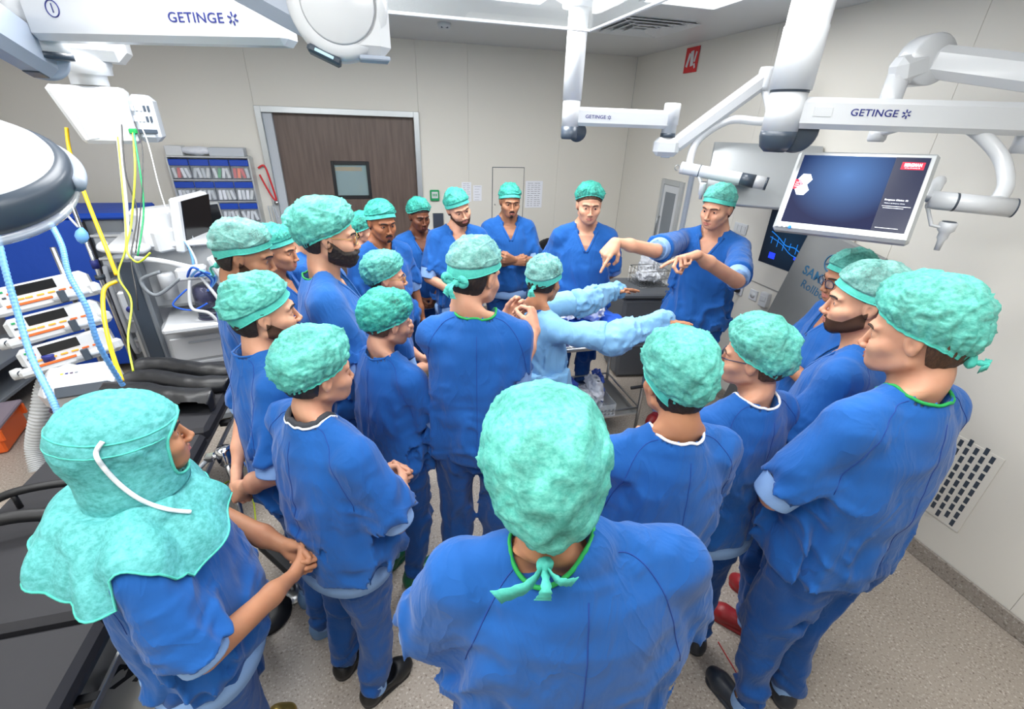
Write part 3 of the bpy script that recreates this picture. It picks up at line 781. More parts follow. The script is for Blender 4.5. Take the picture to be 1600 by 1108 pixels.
    # hem band
    if hem_band:
        nph = 48; V0 = []; t_ = np.arange(nph) * 2 * PI / nph
        rings = []
        for z, k_, o_ in ((.885, 1.0, -.006), (.868, 1.02, .006), (.812, 1.01, .006), (.806, .99, -.006)):
            rings.append(np.stack([np.sin(t_) * (.192 * bw * k_ + o_), np.cos(t_) * ((.148) * (.5 + bw * .5) * k_ + o_), np.full(nph, z) + .006 * np.sin(t_ * 2 + seed)], 1))
        Vv = np.concatenate(rings); fF = [(r * nph + j, r * nph + (j + 1) % nph, (r + 1) * nph + (j + 1) % nph, (r + 1) * nph + j) for r in range(3) for j in range(nph)]
        obj('hem_band', mesh_np('hem_band', Vv * s, [q[::-1] for q in fF], MT['rib']), top)
    # ---- trousers
    st = stance or (((.105, 0, 8)), ((-.105, 0, -8)))      # each foot: x, y, toe-out degrees
    f = Fld.box((-.34 * bw, -.26, .055), (.34 * bw, .26, 1.04), .0125)
    ys = [q[1] for q in st]
    if max(map(abs, ys)) > .02 or max(abs(q[0]) for q in st) > .16: f = Fld.box((-.42 * bw, -.24 + min(ys + [0]), .055), (.42 * bw, .24 + max(ys + [0]), 1.04), .0125)
    f.add(f.prof([.80, .9, 1.0], R3([.175, .182, .165]) * bw, R3([.125, .135, .12]) * (.5 + bw * .5), [0, -.01, 0]), .03)
    for (fx, fy, fo), sg in zip(st, (1, -1)):
        kx, ky = sg * .092 * bw * .45 + fx * .5, fy * .45 + .015
        kn = (kx * 1.0, ky, .48)
        f.add(f.cone((sg * .085 * bw, -.006, .86), kn, .105 * (.4 + .6 * bw), .079), .035)
        f.add(f.cone(kn, (fx, fy - .035, .115), .079, .058), .03)
    n1 = vnoise(f.X * 8 + seed * 1.7, f.Y * 8, f.Z * 3.4); n2 = vnoise(f.X * 15 + n1, f.Y * 15 + seed, f.Z * 6 + n1 * 1.5)
    n3 = vnoise(f.X * 5 + seed, f.Y * 5, f.Z * 26 + n1 * 3)
    bag = np.clip((.30 - f.Z) * 6, 0, 1) + .35
    f.d += (n1 * .009 + (np.abs(n2) - .3) * .034 + (np.abs(n3) - .3) * .020 * bag).astype(np.float32)
    v, q = f.mesh(); tr = obj('trousers', mesh_np('trousers', v * s, q, MT['pants']), root)
    for (fx, fy, fo), sg in zip(st, (1, -1)):
        v, fF = tube(spline([(fx, fy - .036, .125), (fx, fy - .036, .095), (fx, fy - .036, .065)], 3), .049, 18, cap=False)
        obj('ankle_cuff', mesh_np('ankle_cuff', v * s, fF, MT['rib']), tr)
        v, fF = tube([(fx, fy - .036, .14), (fx, fy - .036, .05)], .036, 14); obj('sock', mesh_np('sock', v * s, fF, MT['sock']), root)
        sm = shoe_mesh(shoe, shoe == 'black'); so = obj('clog', sm, root); so.location = (fx * s, fy * s, 0); so.rotation_euler = (0, 0, math.radians(-fo))
    return root, top, bvh, s, H2B
def ray_px(px, py): return ROT @ _n(((px - 800), (554 - py), -F_PX))
CP = R3([0, 0, CAM_H])
def pix_z(px, py, z): d = ray_px(px, py); return CP + d * (z - CAM_H) / d[2]
def pdepth(px, py, dep): return CP + ROT @ R3(((px - 800) / F_PX * dep, (554 - py) / F_PX * dep, -dep))
def pix_y(px, py, y): d = ray_px(px, py); return CP + d * y / d[1]
def pix_x(px, py, x): d = ray_px(px, py); return CP + d * x / d[0]
# ---------------------------------------------------------------- room and equipment helpers
def pd(px, py, dep):
    c = R3(((px - 800) / F_PX * dep, (554 - py) / F_PX * dep, -dep)); return CP + ROT @ c
def cbox(c, size, R=None, ch=.004):
    """box with chamfered edges: verts, faces"""
    h = R3(size) / 2.0; ch = min(ch, h.min() * .6); V = []; idx = {}
    for sx in (-1, 1):
        for sy in (-1, 1):
            for sz in (-1, 1):
                for ax in range(3):
                    p = R3([sx, sy, sz]) * h; q = p.copy()
                    for k in range(3):
                        if k != ax: q[k] -= R3([sx, sy, sz])[k] * ch
                    idx[(sx, sy, sz, ax)] = len(V); V.append(q)
    F = []
    def order(keys):
        pts = R3([V[idx[k]] for k in keys]); cen = pts.mean(0); nrm = _n(cen); u = _n(pts[0] - cen - nrm * (pts[0] - cen).dot(nrm)); v = np.cross(nrm, u)
        a = [math.atan2((p - cen).dot(v), (p - cen).dot(u)) for p in pts]
        return tuple(idx[keys[i]] for i in np.argsort(a))
    for ax in range(3):
        for s in (-1, 1):
            o = [k for k in range(3) if k != ax]; ks = []
            for a in (-1, 1):
                for b in (-1, 1):
                    t = [0, 0, 0]; t[ax] = s; t[o[0]] = a; t[o[1]] = b; ks.append((*t, ax))
            F.append(order(ks))
    for ax in range(3):
        o = [k for k in range(3) if k != ax]
        for a in (-1, 1):
            for b in (-1, 1):
                ks = []
                for s in (-1, 1):
                    t = [0, 0, 0]; t[ax] = s; t[o[0]] = a; t[o[1]] = b; ks += [(*t, o[0]), (*t, o[1])]
                F.append(order(ks))
    for sx in (-1, 1):
        for sy in (-1, 1):
            for sz in (-1, 1): F.append(order([(sx, sy, sz, 0), (sx, sy, sz, 1), (sx, sy, sz, 2)]))
    V = R3(V)
    if R is not None: V = V @ np.array(R).T
    return V + R3(c), F
def Rz(deg): a = math.radians(deg); return R3([[math.cos(a), -math.sin(a), 0], [math.sin(a), math.cos(a), 0], [0, 0, 1]])
def Rx(deg): a = math.radians(deg); return R3([[1, 0, 0], [0, math.cos(a), -math.sin(a)], [0, math.sin(a), math.cos(a)]])
def Ry(deg): a = math.radians(deg); return R3([[math.cos(a), 0, math.sin(a)], [0, 1, 0], [-math.sin(a), 0, math.cos(a)]])
def box(name, c, size, m, parent=None, R=None, ch=.004, smooth=False):
    V, F = cbox(c, size, R, ch); return obj(name, mesh_np(name, V, F, m if isinstance(m, list) else MT[m], smooth), parent)
def boxb(lo, hi): lo = R3(lo); hi = R3(hi); return (lo + hi) / 2, hi - lo
def pipe(name, pts, r, m, parent=None, seg=12, sp=0, closed=False, flat=1.0, up=None):
    if sp: pts = spline(pts, sp, closed)
    V, F = tube(pts, r, seg, closed, flat, up); return obj(name, mesh_np(name, V, F, MT[m]), parent)
def lathe(name, prof, c, axis, m, parent=None, seg=32, mats=None, fm=None):
    """prof: (radius, height) list along axis from c"""
    R = frame_from(axis, (0, 1, .01) if abs(_n(axis)[1]) < .9 else (1, 0, 0)); a = np.arange(seg) * 2 * PI / seg
    V = np.concatenate([np.stack([r * np.cos(a), r * np.sin(a), np.full(seg, h)], 1) for r, h in prof]) @ R.T + R3(c)
    n = len(prof); F = [(i * seg + j, i * seg + (j + 1) % seg, (i + 1) * seg + (j + 1) % seg, (i + 1) * seg + j) for i in range(n - 1) for j in range(seg)]
    F.append(tuple(range(seg - 1, -1, -1))); F.append(tuple((n - 1) * seg + j for j in range(seg)))
    fmm = None
    if fm: fmm = [fm[i] for i in range(n - 1) for j in range(seg)] + [fm[0], fm[-1]]
    return obj(name, mesh_np(name, V, F, mats or MT[m], True, fmm), parent)
def sharp(o, deg=35):
    me = o.data
    try: me.set_sharp_from_angle(angle=math.radians(deg))
    except Exception: pass
    return o
def text(name, s, size, c, xdir, ydir, m, parent=None, depth=.0006, align='CENTER', shear=0, width=None, bold=0):
    cu = bpy.data.curves.new('lettering', 'FONT'); cu.body = s; cu.size = size; cu.extrude = depth; cu.align_x = align; cu.align_y = 'CENTER'; cu.shear = shear; cu.offset = bold; cu.resolution_u = 4
    cu.space_character = 1.05
    t = bpy.data.objects.new('lettering', cu); COL.objects.link(t)
    bpy.context.view_layer.update()
    me = bpy.data.meshes.new_from_object(t.evaluated_get(bpy.context.evaluated_depsgraph_get())); bpy.data.objects.remove(t)
    n = len(me.vertices); co = np.zeros(n * 3, np.float32); me.vertices.foreach_get('co', co); co = co.reshape(-1, 3)
    if width: w0 = co[:, 0].max() - co[:, 0].min(); co[:, 0] *= width / w0
    x = _n(xdir); y = R3(ydir); y = _n(y - x * y.dot(x)); z = np.cross(x, y)
    co = co @ R3([x, y, z]) + R3(c)
    me.vertices.foreach_set('co', co.astype(np.float32).ravel()); me.materials.clear(); me.materials.append(MT[m]); me.update()
    return obj(name, me, parent)
def maker_logo(c, xdir, ydir, h, parent, wtot=None):
    """the arm maker's word and its six-bladed star"""
    x = _n(xdir); y = _n(ydir); n = np.cross(x, y)
    text('lettering', 'GETINGE', h * 1.35, R3(c) - x * h * .6, x, y, 'navy', parent, width=(wtot or h * 6.6), bold=h * .012)
    sc = R3(c) + x * ((wtot or h * 6.6) / 2 + h * .55); a = Acc()
    for k in range(6):
        t = math.radians(90 + 60 * k + 10); d = x * math.cos(t) + y * math.sin(t); sd = -x * math.sin(t) + y * math.cos(t)
        R = np.stack([d, sd, n], 1); V, F = cbox(sc + d * h * .42 + n * .0008, (h * .42, h * .19, .0014), R, .0002); a.add(V, F)
    o = obj('star_emblem', a.mesh('star_emblem', MT['navy'], False), parent); o['kind'] = 'stuff' if False else 'thing'; del o['kind']
    return o
# materials of the room
MT['wall'] = mat('wall_panel', (216, 213, 205), .55, spec=.3, noise=(1.3, .25, (210, 207, 199)))
MT['ceil'] = mat('ceiling_panel', (200, 202, 204), .35, spec=.5)
def floor_mat(name, base, d1, l1):
    m = bpy.data.materials.new(name); m.use_nodes = True; T = NT(m); p = T.n['Principled BSDF']; p.inputs['Roughness'].default_value = .38; p.inputs['Specular IOR Level'].default_value = .4
    co = T.new('ShaderNodeTexCoord'); n1 = T.new('ShaderNodeTexNoise'); n1.inputs['Scale'].default_value = 95; n1.inputs['Detail'].default_value = 2; T.link(co.outputs['Object'], n1.inputs['Vector'])
    r = T.new('ShaderNodeValToRGB'); e = r.color_ramp.elements; e[0].position = .30; e[0].color = srgb(*d1); e[1].position = .41; e[1].color = srgb(*base)
    x = e.new(.60); x.color = srgb(*base); x = e.new(.68); x.color = srgb(*l1)
    T.link(n1.outputs[0], r.inputs[0]); T.link(r.outputs[0], p.inputs['Base Color']); return m
MT['floor'] = floor_mat('speckled_vinyl', (168, 158, 147), (116, 104, 94), (204, 198, 190))
MT['cove'] = floor_mat('speckled_cove', (146, 138, 130), (104, 96, 90), (174, 168, 162))
MT['white'] = mat('white_enamel', (206, 209, 213), .28, spec=.5, coat=.3)
MT['white2'] = mat('white_plastic', (200, 203, 206), .45)
MT['lgrey'] = mat('light_grey_plastic', (178, 184, 192), .45)
MT['bluegrey'] = mat('blue_grey_enamel', (158, 168, 184), .35)
MT['mgrey'] = mat('mid_grey_plastic', (122, 128, 134), .5)
MT['slate'] = mat('dark_slate_plastic', (58, 68, 80), .35)
MT['navy'] = mat('navy_print', (34, 44, 120), .5)
MT['steel'] = mat('brushed_steel', (176, 178, 180), .28, metal=1, bump=(40, .05, .001))
MT['chrome'] = mat('chrome', (210, 212, 216), .12, metal=1)
MT['alu'] = mat('satin_aluminium', (196, 200, 202), .35, metal=.6)
MT['wood'] = mat('dark_wood_laminate', (84, 70, 64), .45, noise=(5, .9, (110, 94, 86)), scale_xyz=(6, 6, .5))
MT['glass'] = mat('clear_glass', (235, 242, 245), .02, alpha=.10, spec=.9)
MT['dglass'] = mat('window_glass', (160, 190, 190), .05, alpha=.35, spec=.9)
MT['mattress'] = mat('black_mattress', (44, 44, 48), .62, spec=.35, bump=(12, .15, .01))
MT['gel'] = mat('black_gel_cover', (30, 31, 34), .38, spec=.5, bump=(9, .35, .02))
MT['blue'] = mat('blue_cover', (16, 74, 184), .55, bump=(6, .3, .02))
MT['blue_bin'] = mat('blue_bin_label', (20, 66, 168), .4)
MT['hose_blue'] = mat('blue_hose', (112, 172, 232), .35, spec=.5)
MT['yellow'] = mat('yellow_hose', (246, 196, 24), .4)
MT['ygreen'] = mat('yellow_green_wire', (190, 208, 50), .45)
MT['orange'] = mat('orange_plastic', (240, 104, 40), .4)
MT['amber'] = mat('amber_key', (244, 168, 60), .4)
MT['red'] = mat('red_plastic', (200, 36, 44), .4)
MT['redsign'] = mat('red_sign', (198, 40, 44), .5)
MT['paper'] = mat('paper', (226, 228, 236), .8)
MT['ink'] = mat('grey_ink', (150, 152, 160), .8)
MT['inkdark'] = mat('dark_ink', (28, 28, 30), .7)
MT['clearp'] = mat('clear_plastic', (226, 234, 240), .12, alpha=.22, spec=.7)
MT['bagwhite'] = mat('packaging_film', (218, 222, 230), .3, alpha=.9, bump=(30, .8, .01))
MT['bagblue'] = mat('blue_packaging', (60, 90, 180), .35, bump=(30, .8, .01))
MT['drape'] = mat('blue_drape', (24, 84, 190), .7, bump=(12, .6, .02))
MT['purple'] = mat('dark_purple_plastic', (70, 50, 80), .5)
MT['boardgrey'] = mat('grey_slide_board', (132, 134, 134), .5, noise=(3, .5, (118, 120, 121)), bump=(5, .25, .02))
MT['teal_ink'] = mat('teal_print', (38, 98, 136), .6)
MT['bin'] = mat('dark_grey_bin', (92, 96, 102), .6)
MT['screen_off'] = mat('dark_screen', (16, 18, 22), .15, spec=.6)
MT['lamp'] = mat('ceiling_lamp_diffuser', (255, 255, 255), .5, emis=((255, 253, 248), 5.0))
MT['exit_green'] = mat('green_box', (20, 150, 90), .4)
MT['water_blue'] = mat('blue_canister', (70, 140, 210), .25, alpha=.8)
MT['smoke'] = mat('smoked_canister', (70, 72, 100), .15, alpha=.8)
MT['stool_top'] = mat('stool_rubber', (146, 134, 146), .8)
MT['led'] = mat('pale_display', (170, 196, 210), .3, emis=((150, 190, 210), .35))
MT['txt_white'] = mat('screen_text_light', (235, 240, 250), .5, emis=((235, 240, 250), .9))
MT['scr_red'] = mat('screen_red', (216, 20, 50), .5, emis=((216, 20, 50), .6))
MT['scr_blue'] = mat('screen_blue', (30, 60, 255), .5, emis=((30, 60, 255), 1.0))
MT['scr_cyan'] = mat('screen_cyan', (20, 110, 200), .5, emis=((20, 120, 210), .8))
def screen_mat(name, c1, c2, center, rad):
    m = bpy.data.materials.new(name); m.use_nodes = True; T = NT(m); p = T.n['Principled BSDF']; p.inputs['Base Color'].default_value = (0.005, .005, .01, 1); p.inputs['Roughness'].default_value = .5; p.inputs['Specular IOR Level'].default_value = .12
    co = T.new('ShaderNodeTexCoord'); vd = T.new('ShaderNodeVectorMath', operation='DISTANCE'); vd.inputs[1].default_value = center; T.link(co.outputs['Object'], vd.inputs[0])
    r = T.new('ShaderNodeMapRange'); r.inputs[1].default_value = 0; r.inputs[2].default_value = rad; T.link(vd.outputs[1], r.inputs[0])
    mx = T.new('ShaderNodeMix'); mx.data_type = 'RGBA'; mx.inputs[6].default_value = srgb(*c1); mx.inputs[7].default_value = srgb(*c2); T.link(r.outputs[0], mx.inputs[0])
    T.link(mx.outputs[2], p.inputs['Emission Color']); p.inputs['Emission Strength'].default_value = 1.0
    return m

# ---------------------------------------------------------------- the room shell
def struct(o): o['kind'] = 'structure'; return o
T_ = .12
struct(box('floor', *boxb((XL - T_, YF - T_, -.1), (XR + T_, YB + T_, 0)), 'floor', ch=.001))
ce = struct(box('ceiling', *boxb((XL - T_, YF - T_, ZC), (XR + T_, YB + T_, ZC + .1)), 'ceil', ch=.001))
wb = struct(empty('wall_back', (0, 0, 0))); wr = struct(empty('wall_right', (0, 0, 0))); wl = struct(empty('wall_left', (0, 0, 0))); wf = struct(empty('wall_front', (0, 0, 0)))
G = .0006
dx0, dx1, dz1 = -1.115, .43, 2.285      # door opening (outer frame)
edges = [XL, -2.35, dx0]
def wpanel(par, lo, hi): c, s = boxb(lo, hi); return box('panel', c, s - R3([G * (s[0] > .2), G * (s[1] > .2), 0]) * 2, 'wall', par, ch=.0012)
box('backing', *boxb((XL - T_, YB + .10, 0), (XR + T_, YB + .13, ZC)), 'mgrey', wb)
for a, b in ((XL, -2.35), (-2.35, dx0)): wpanel(wb, (a, YB, 0), (b, YB + .1, ZC))
wpanel(wb, (dx0, YB, dz1), (dx1, YB + .1, ZC))
for a, b in ((dx1, .95), (.95, 2.0), (2.0, XR)): wpanel(wb, (a, YB, 0), (b, YB + .1, ZC))
ye = [YF, -.4, .75, 2.0, 3.35, YB]
for a, b in zip(ye[:-1], ye[1:]): wpanel(wr, (XR, a, 0), (XR + .1, b, ZC)); wpanel(wl, (XL - .1, a, 0), (XL, b, ZC))
for a, b in zip([XL, -2.2, -.9, .4, 1.6], [-2.2, -.9, .4, 1.6, XR]): wpanel(wf, (a, YF - .1, 0), (b, YF, ZC))
struct(box('baseboard_right', *boxb((XR - .014, YF, 0), (XR, YB, .105)), 'cove', ch=.006))
struct(box('baseboard_back', *boxb((dx1, YB - .014, 0), (XR, YB, .105)), 'cove', ch=.006))
struct(box('baseboard_left', *boxb((XL, YF, 0), (XL + .014, YB, .105)), 'cove', ch=.006))
struct(box('trim_1', *boxb((XL, YB - .014, 0), (dx0, YB, .105)), 'cove', ch=.006))
# sliding door with a viewing window
d1 = struct(empty('door_1', (0, 0, 0)))
fr = Acc()
fw = .055
for lo, hi in (((dx0, YB - .03, 0), (dx0 + fw, YB + .10, dz1)), ((dx1 - fw, YB - .03, 0), (dx1, YB + .10, dz1)), ((dx0 + fw, YB - .03, dz1 - fw), (dx1 - fw, YB + .10, dz1))):
    fr.add(*cbox(*boxb(lo, hi), None, .003))
obj('door_frame', fr.mesh('door_frame', MT['alu'], False), d1)
box('door_jamb', *boxb((dx0 + fw, YB + .01, 0), (dx0 + fw + .085, YB + .09, dz1 - fw)), 'lgrey', d1)
wx0, wx1, wz0, wz1 = -.50, -.115, 1.42, 1.80
lf = Acc(); yl = YB + .06
for lo, hi in (((dx0 + fw + .085, yl, 0), (wx0, yl + .035, dz1 - fw)), ((wx1, yl, 0), (dx1 - fw, yl + .035, dz1 - fw)), ((wx0, yl, 0), (wx1, yl + .035, wz0)), ((wx0, yl, wz1), (wx1, yl + .035, dz1 - fw))): lf.add(*cbox(*boxb(lo, hi), None, .0005))
obj('door_leaf', lf.mesh('door_leaf', MT['wood'], False), d1)
wf_ = Acc()
for lo, hi in (((wx0, yl - .008, wz0), (wx0 + .032, yl + .03, wz1)), ((wx1 - .032, yl - .008, wz0), (wx1, yl + .03, wz1)), ((wx0 + .032, yl - .008, wz0), (wx1 - .032, yl + .03, wz0 + .035)), ((wx0 + .032, yl - .008, wz1 - .035), (wx1 - .032, yl + .03, wz1))): wf_.add(*cbox(*boxb(lo, hi), None, .002))
wo = obj('window_frame', wf_.mesh('window_frame', MT['black'], False), d1)
box('pane', *boxb((wx0 + .03, yl + .008, wz0 + .03), (wx1 - .03, yl + .014, wz1 - .03)), 'dglass', wo)
box('corridor_wall', *boxb((wx0 - .02, YB + .096, wz0 - .02), (wx1 + .02, YB + .1, wz1 + .02)), 'lgrey', wo)
box('corridor_light', *boxb((wx0 + .03, YB + .092, wz1 - .10), (wx1 - .08, YB + .095, wz1 - .06)), 'amber', wo)
# ceiling lamps
LAMP_AT = ['above the hooded woman', 'above the tall student at far right', 'between the two left arm joints', 'beside the thick right column', 'above the operating table', 'nearest the monitor seen from behind', 'above the anaesthesia machine', 'right by the slim white column', 'closest to the wooden door', 'over the near end of the operating table']
for i, (lx, ly, sx, sy) in enumerate(LIGHTS):
    e = empty('ceiling_lamp', (lx, ly, ZC), 0, 'flat white luminous ceiling panel, number %d from the door corner' % i, 'lamp', 'ceiling panel lamps')
    e['label'] = 'flat white luminous ceiling panel ' + LAMP_AT[i]
    a = Acc()
    for s in (-1, 1): a.add(*cbox((s * (sx / 2 + .012), 0, -.006), (.024, sy + .048, .012), None, .002)); a.add(*cbox((0, s * (sy / 2 + .012), -.006), (sx, .024, .012), None, .002))
    obj('lamp_frame', a.mesh('lamp_frame', MT['white2'], False), e); box('diffuser', (0, 0, -.004), (sx, sy, .006), 'lamp', e, ch=.001)
# clear air-canopy screens hanging from the ceiling
GZ = 2.6
cs = empty('canopy_screen', (0, 0, 0), 0, 'clear glass air-flow screen hanging from the ceiling in front of the white column', 'glass screen')
box('pane', *boxb((-.75, 2.386, GZ), (1.0, 2.394, ZC)), 'glass', cs, ch=.001)
box('edge_strip', *boxb((-.75, 2.383, GZ - .006), (1.004, 2.397, GZ + .006)), 'white', cs, ch=.002)
cs2 = empty('canopy_screen', (0, 0, 0), 0, 'clear glass air-flow screen running from the white column towards the camera', 'glass screen')
box('pane', *boxb((.996, .2, GZ), (1.004, 2.384, ZC)), 'glass', cs2, ch=.001)
box('edge_strip', *boxb((.993, .2, GZ - .005), (1.007, 2.382, GZ + .005)), 'white', cs2, ch=.002)
# smoke detector and ceiling vents
dt = pix_z(694, 36, ZC)
e = empty('smoke_detector', tuple(dt), 0, 'small round white smoke detector on the ceiling', 'detector')
lathe('housing', [(.055, 0), (.055, -.02), (.04, -.04), (.02, -.045)], (0, 0, 0), (0, 0, 1), 'white2', e)
box('vent_slot', (-.02, -.035, -.032), (.02, .01, .012), 'slate', e, ch=.001); box('vent_slot', (.015, -.038, -.032), (.02, .01, .012), 'slate', e, ch=.001)
cv = empty('ceiling_vent', (2.05, 3.9, ZC), 0, 'square white air diffuser in the ceiling near the red sign', 'vent')
for i, s_ in enumerate((.58, .44, .30, .16)):
    a = Acc()
    for s in (-1, 1): a.add(*cbox((s * s_ / 2, 0, -.004 - i * .004), (.05, s_ + .05, .006), Ry(s * 18), .001)); a.add(*cbox((0, s * s_ / 2, -.004 - i * .004), (s_ + .05, .05, .006), Rx(-s * 18), .001))
    obj('louvre_ring', a.mesh('louvre_ring', MT['ceil'], False), cv)
# perforated return grille on the right wall
GA, GB = 1.071, 1.571
vg = struct(empty('trim_2', (0, 0, 0)))
ga, gb = GA, GB
box('grille_plate', *boxb((XR - .006, ga, .30), (XR + .0, gb, .80)), 'wall', vg, ch=.001)
a = Acc(); sl = cbox((0, 0, 0), (.003, .018, .040), None, .001)
for r in range(9):
    for c in range(13): a.add(sl[0] + R3([XR - .0065, ga + .04 + c * .036, .335 + r * .054 + (c % 2) * .027]), sl[1])
o = obj('slots', a.mesh('slots', MT['slate'], False), vg); o['kind'] = 'stuff'
# fire sign, hatch, papers, door button
fs = empty('fire_hose_sign', (XR - .008, 4.36, 2.78), 0, 'square red safety sign with white pictogram high on the wall', 'sign')
box('sign_plate', (0, 0, 0), (.006, .20, .20), 'redsign', fs, ch=.001)
for nm, (c_, s_, r_) in {'flame': ((-.0045, .045, .0), (.002, .03, .11), 18), 'hand': ((-.0045, -.01, .01), (.002, .045, .12), -8), 'flame.001': ((-.0045, -.06, .02), (.002, .022, .08), 14), 'flame.002': ((-.0045, -.062, -.05), (.002, .02, .04), -24)}.items():
    box(nm.split('.')[0], c_, s_, 'white2', fs, Rx(r_), .0005)
hx0, hx1, hz0, hz1 = 1.22, 1.60, 1.05, 1.765
hp = struct(empty('trim_3', (0, 0, 0)))
box('hatch_gap', *boxb((hx0, YB - .003, hz0), (hx1, YB, hz1)), 'slate', hp, ch=.001); box('hatch_door', *boxb((hx0 + .007, YB - .008, hz0 + .007), (hx1 - .007, YB - .002, hz1 - .007)), 'wall', hp, ch=.001)
lathe('lock', [(.008, 0), (.008, .004)], (hx0 + .035, YB - .008, 1.36), (0, -1, 0), 'steel', hp, 12)
def sheet(label, px, py, wd, ht, rows, cols, group='printed notices on the back wall'):
    p = pix_y(px, py, YB - .006); e = empty('notice', (p[0], YB - .004, p[2]), 0, label, 'paper', group)
    box('paper_sheet', (0, 0, 0), (wd, .002, ht), 'paper', e, ch=.0004); a = Acc()
    for r in range(rows):
        for c in range(cols):
            w_ = wd * .8 / cols * random.Random(r * 9 + c).uniform(.5, .95)
            a.add(*cbox((-wd * .4 + (c + .1) * wd * .8 / cols + w_ / 2, -.0014, ht * .42 - r * ht * .84 / max(rows - 1, 1)), (w_, .0006, ht * .02), None, .0001))
    o = obj('print', a.mesh('print', MT['ink'], False), e); o['kind'] = 'stuff'
sheet('white printed table notice behind the tilted man\'s head', 729, 300, .11, .21, 9, 2); sheet('white notice with faint print to the right of its neighbour', 746, 302, .10, .17, 6, 1)
sheet('white printed list taped up alone to the right of the wall hatch', 834, 304, .21, .30, 12, 4)
gp = pix_y(679, 305, YB)
e = empty('door_release', (gp[0], YB - .016, gp[2]), 0, 'small green emergency door release box beside the door frame', 'switch')
box('housing', (0, 0, 0), (.10, .032, .115), 'exit_green', e, ch=.006); box('window', (0, -.017, .005), (.07, .004, .07), 'white2', e, ch=.002); [box('window_mark', (k * .018, -.0196, .006), (.010, .002, .028), 'exit_green', e, ch=.0004) for k in (-1, 0, 1)]
e = empty('card_reader', (gp[0] + .03, YB - .012, 1.17), 0, 'brown metal touch plate below the green box', 'switch'); box('plate', (0, 0, 0), (.12, .024, .20), 'steel', e, ch=.004)
# hatch window with steel frame on the right wall, near the corner
sw = struct(empty('window_1', (0, 0, 0)))
a = Acc(); yc0, yc1, z0, z1 = 4.10, 4.48, .95, 1.75
for lo, hi in (((XR - .03, yc0, z0), (XR, yc0 + .05, z1)), ((XR - .03, yc1 - .05, z0), (XR, yc1, z1)), ((XR - .03, yc0 + .05, z0), (XR, yc1 - .05, z0 + .05)), ((XR - .03, yc0 + .05, z1 - .05), (XR, yc1 - .05, z1))): a.add(*cbox(*boxb(lo, hi), None, .003))
obj('window_frame', a.mesh('window_frame', MT['alu'], False), sw)
box('leaf', *boxb((XR - .02, yc0 + .05, z0 + .05), (XR - .004, yc1 - .05, z1 - .05)), 'white2', sw); box('pane', *boxb((XR - .024, yc0 + .10, z0 + .12), (XR - .019, yc1 - .10, z1 - .12)), 'mgrey', sw)
pipe('handle', [(XR - .03, yc1 - .075, 1.14), (XR - .055, yc1 - .075, 1.16), (XR - .055, yc1 - .075, 1.36), (XR - .03, yc1 - .075, 1.38)], .007, 'steel', sw, 8)
struct(box('trim_4', *boxb((XR - .03, 3.98, 0), (XR, 4.03, 1.9)), 'bluegrey', ch=.004))
# wall control screen
cp = pix_x(1205, 372, XR - .01)
cs_ = empty('control_panel', (XR - .010, 2.63, 1.52), 0, 'wall control panel with dark touch screen of blue graphics', 'control panel')
box('cover_plate', (0, .0, -.03), (.016, .82, .72), 'wall', cs_, ch=.003)
MT['ctl_screen'] = screen_mat('control_display', (22, 48, 70), (14, 20, 30), (-.01, .05, 0), .3)
box('touch_screen', (-.011, .02, .0), (.010, .56, .44), 'ctl_screen', cs_, ch=.002)
for i, (y_, z_, w_, h_) in enumerate(((.15, .07, .10, .03), (.18, -.15, .06, .045), (-.13, -.03, .09, .025), (-.05, -.12, .06, .02), (.12, .17, .12, .02))): box('display_key', (-.0165, y_, z_), (.002, w_, h_), 'scr_blue' if i < 4 else 'scr_cyan', cs_, ch=.0004)
pipe('display_curve', [(-.0168, .24, .02), (-.0168, .16, -.01), (-.0168, .08, -.05), (-.0168, 0, -.05), (-.0168, -.08, -.07), (-.0168, -.2, -.03)], .004, 'scr_cyan', cs_, 6, 6)
pipe('display_curve', [(-.0168, .24, -.02), (-.0168, .12, -.05), (-.0168, .02, -.10), (-.0168, -.08, -.11), (-.0168, -.2, -.10)], .003, 'scr_cyan', cs_, 6, 6)
for i in range(7): box('display_bar', (-.0166, .22 - .06 * i, -.04 - .004 * i), (.0016, .006, .05 + .02 * (i % 3)), 'scr_cyan', cs_, ch=.0003)
# sockets and switches on the right wall
def plate(px, py, label, sz=(.085, .085), extra=None, cat='socket', d=.012):
    p = pix_x(px, py, XR - .006); e = empty('wall_socket' if cat == 'socket' else 'light_switch', (XR - d / 2, p[1], p[2]), 0, label, cat, 'sockets and switches on the right wall')
    box('plate', (0, 0, 0), (d, sz[0], sz[1]), 'white', e, ch=.004)
    if extra == 'plug':
        lathe('plug', [(.022, 0), (.022, .02), (.012, .045)], (-d / 2, 0, 0), (-1, 0, 0), 'black', e, 14)
    elif extra == 'rockers':
        for k in (-1, 0, 1): box('rocker', (-d / 2 - .002, k * .045, 0), (.006, .038, .06), 'white2', e, ch=.002)
    elif extra == 'box': box('cover', (-d / 2 - .002, 0, .01), (.006, sz[0] * .7, .04), 'white2', e, ch=.002)
    else: lathe('inset', [(.026, 0), (.026, .002)], (-d / 2, 0, 0), (-1, 0, 0), 'white2', e, 20)
plate(1157, 357, 'white three-gang light switch left of the control panel', (.15, .085), 'rockers', 'switch')
plate(1155, 453, 'white wall socket with a black plug below the instructor\'s elbow', extra='plug'); plate(1177, 461, 'plain white wall socket between the plugged socket and the white box'); plate(1197, 468, 'white box on the wall beside the grey slide board', (.08, .11), 'box', 'switch', .04)
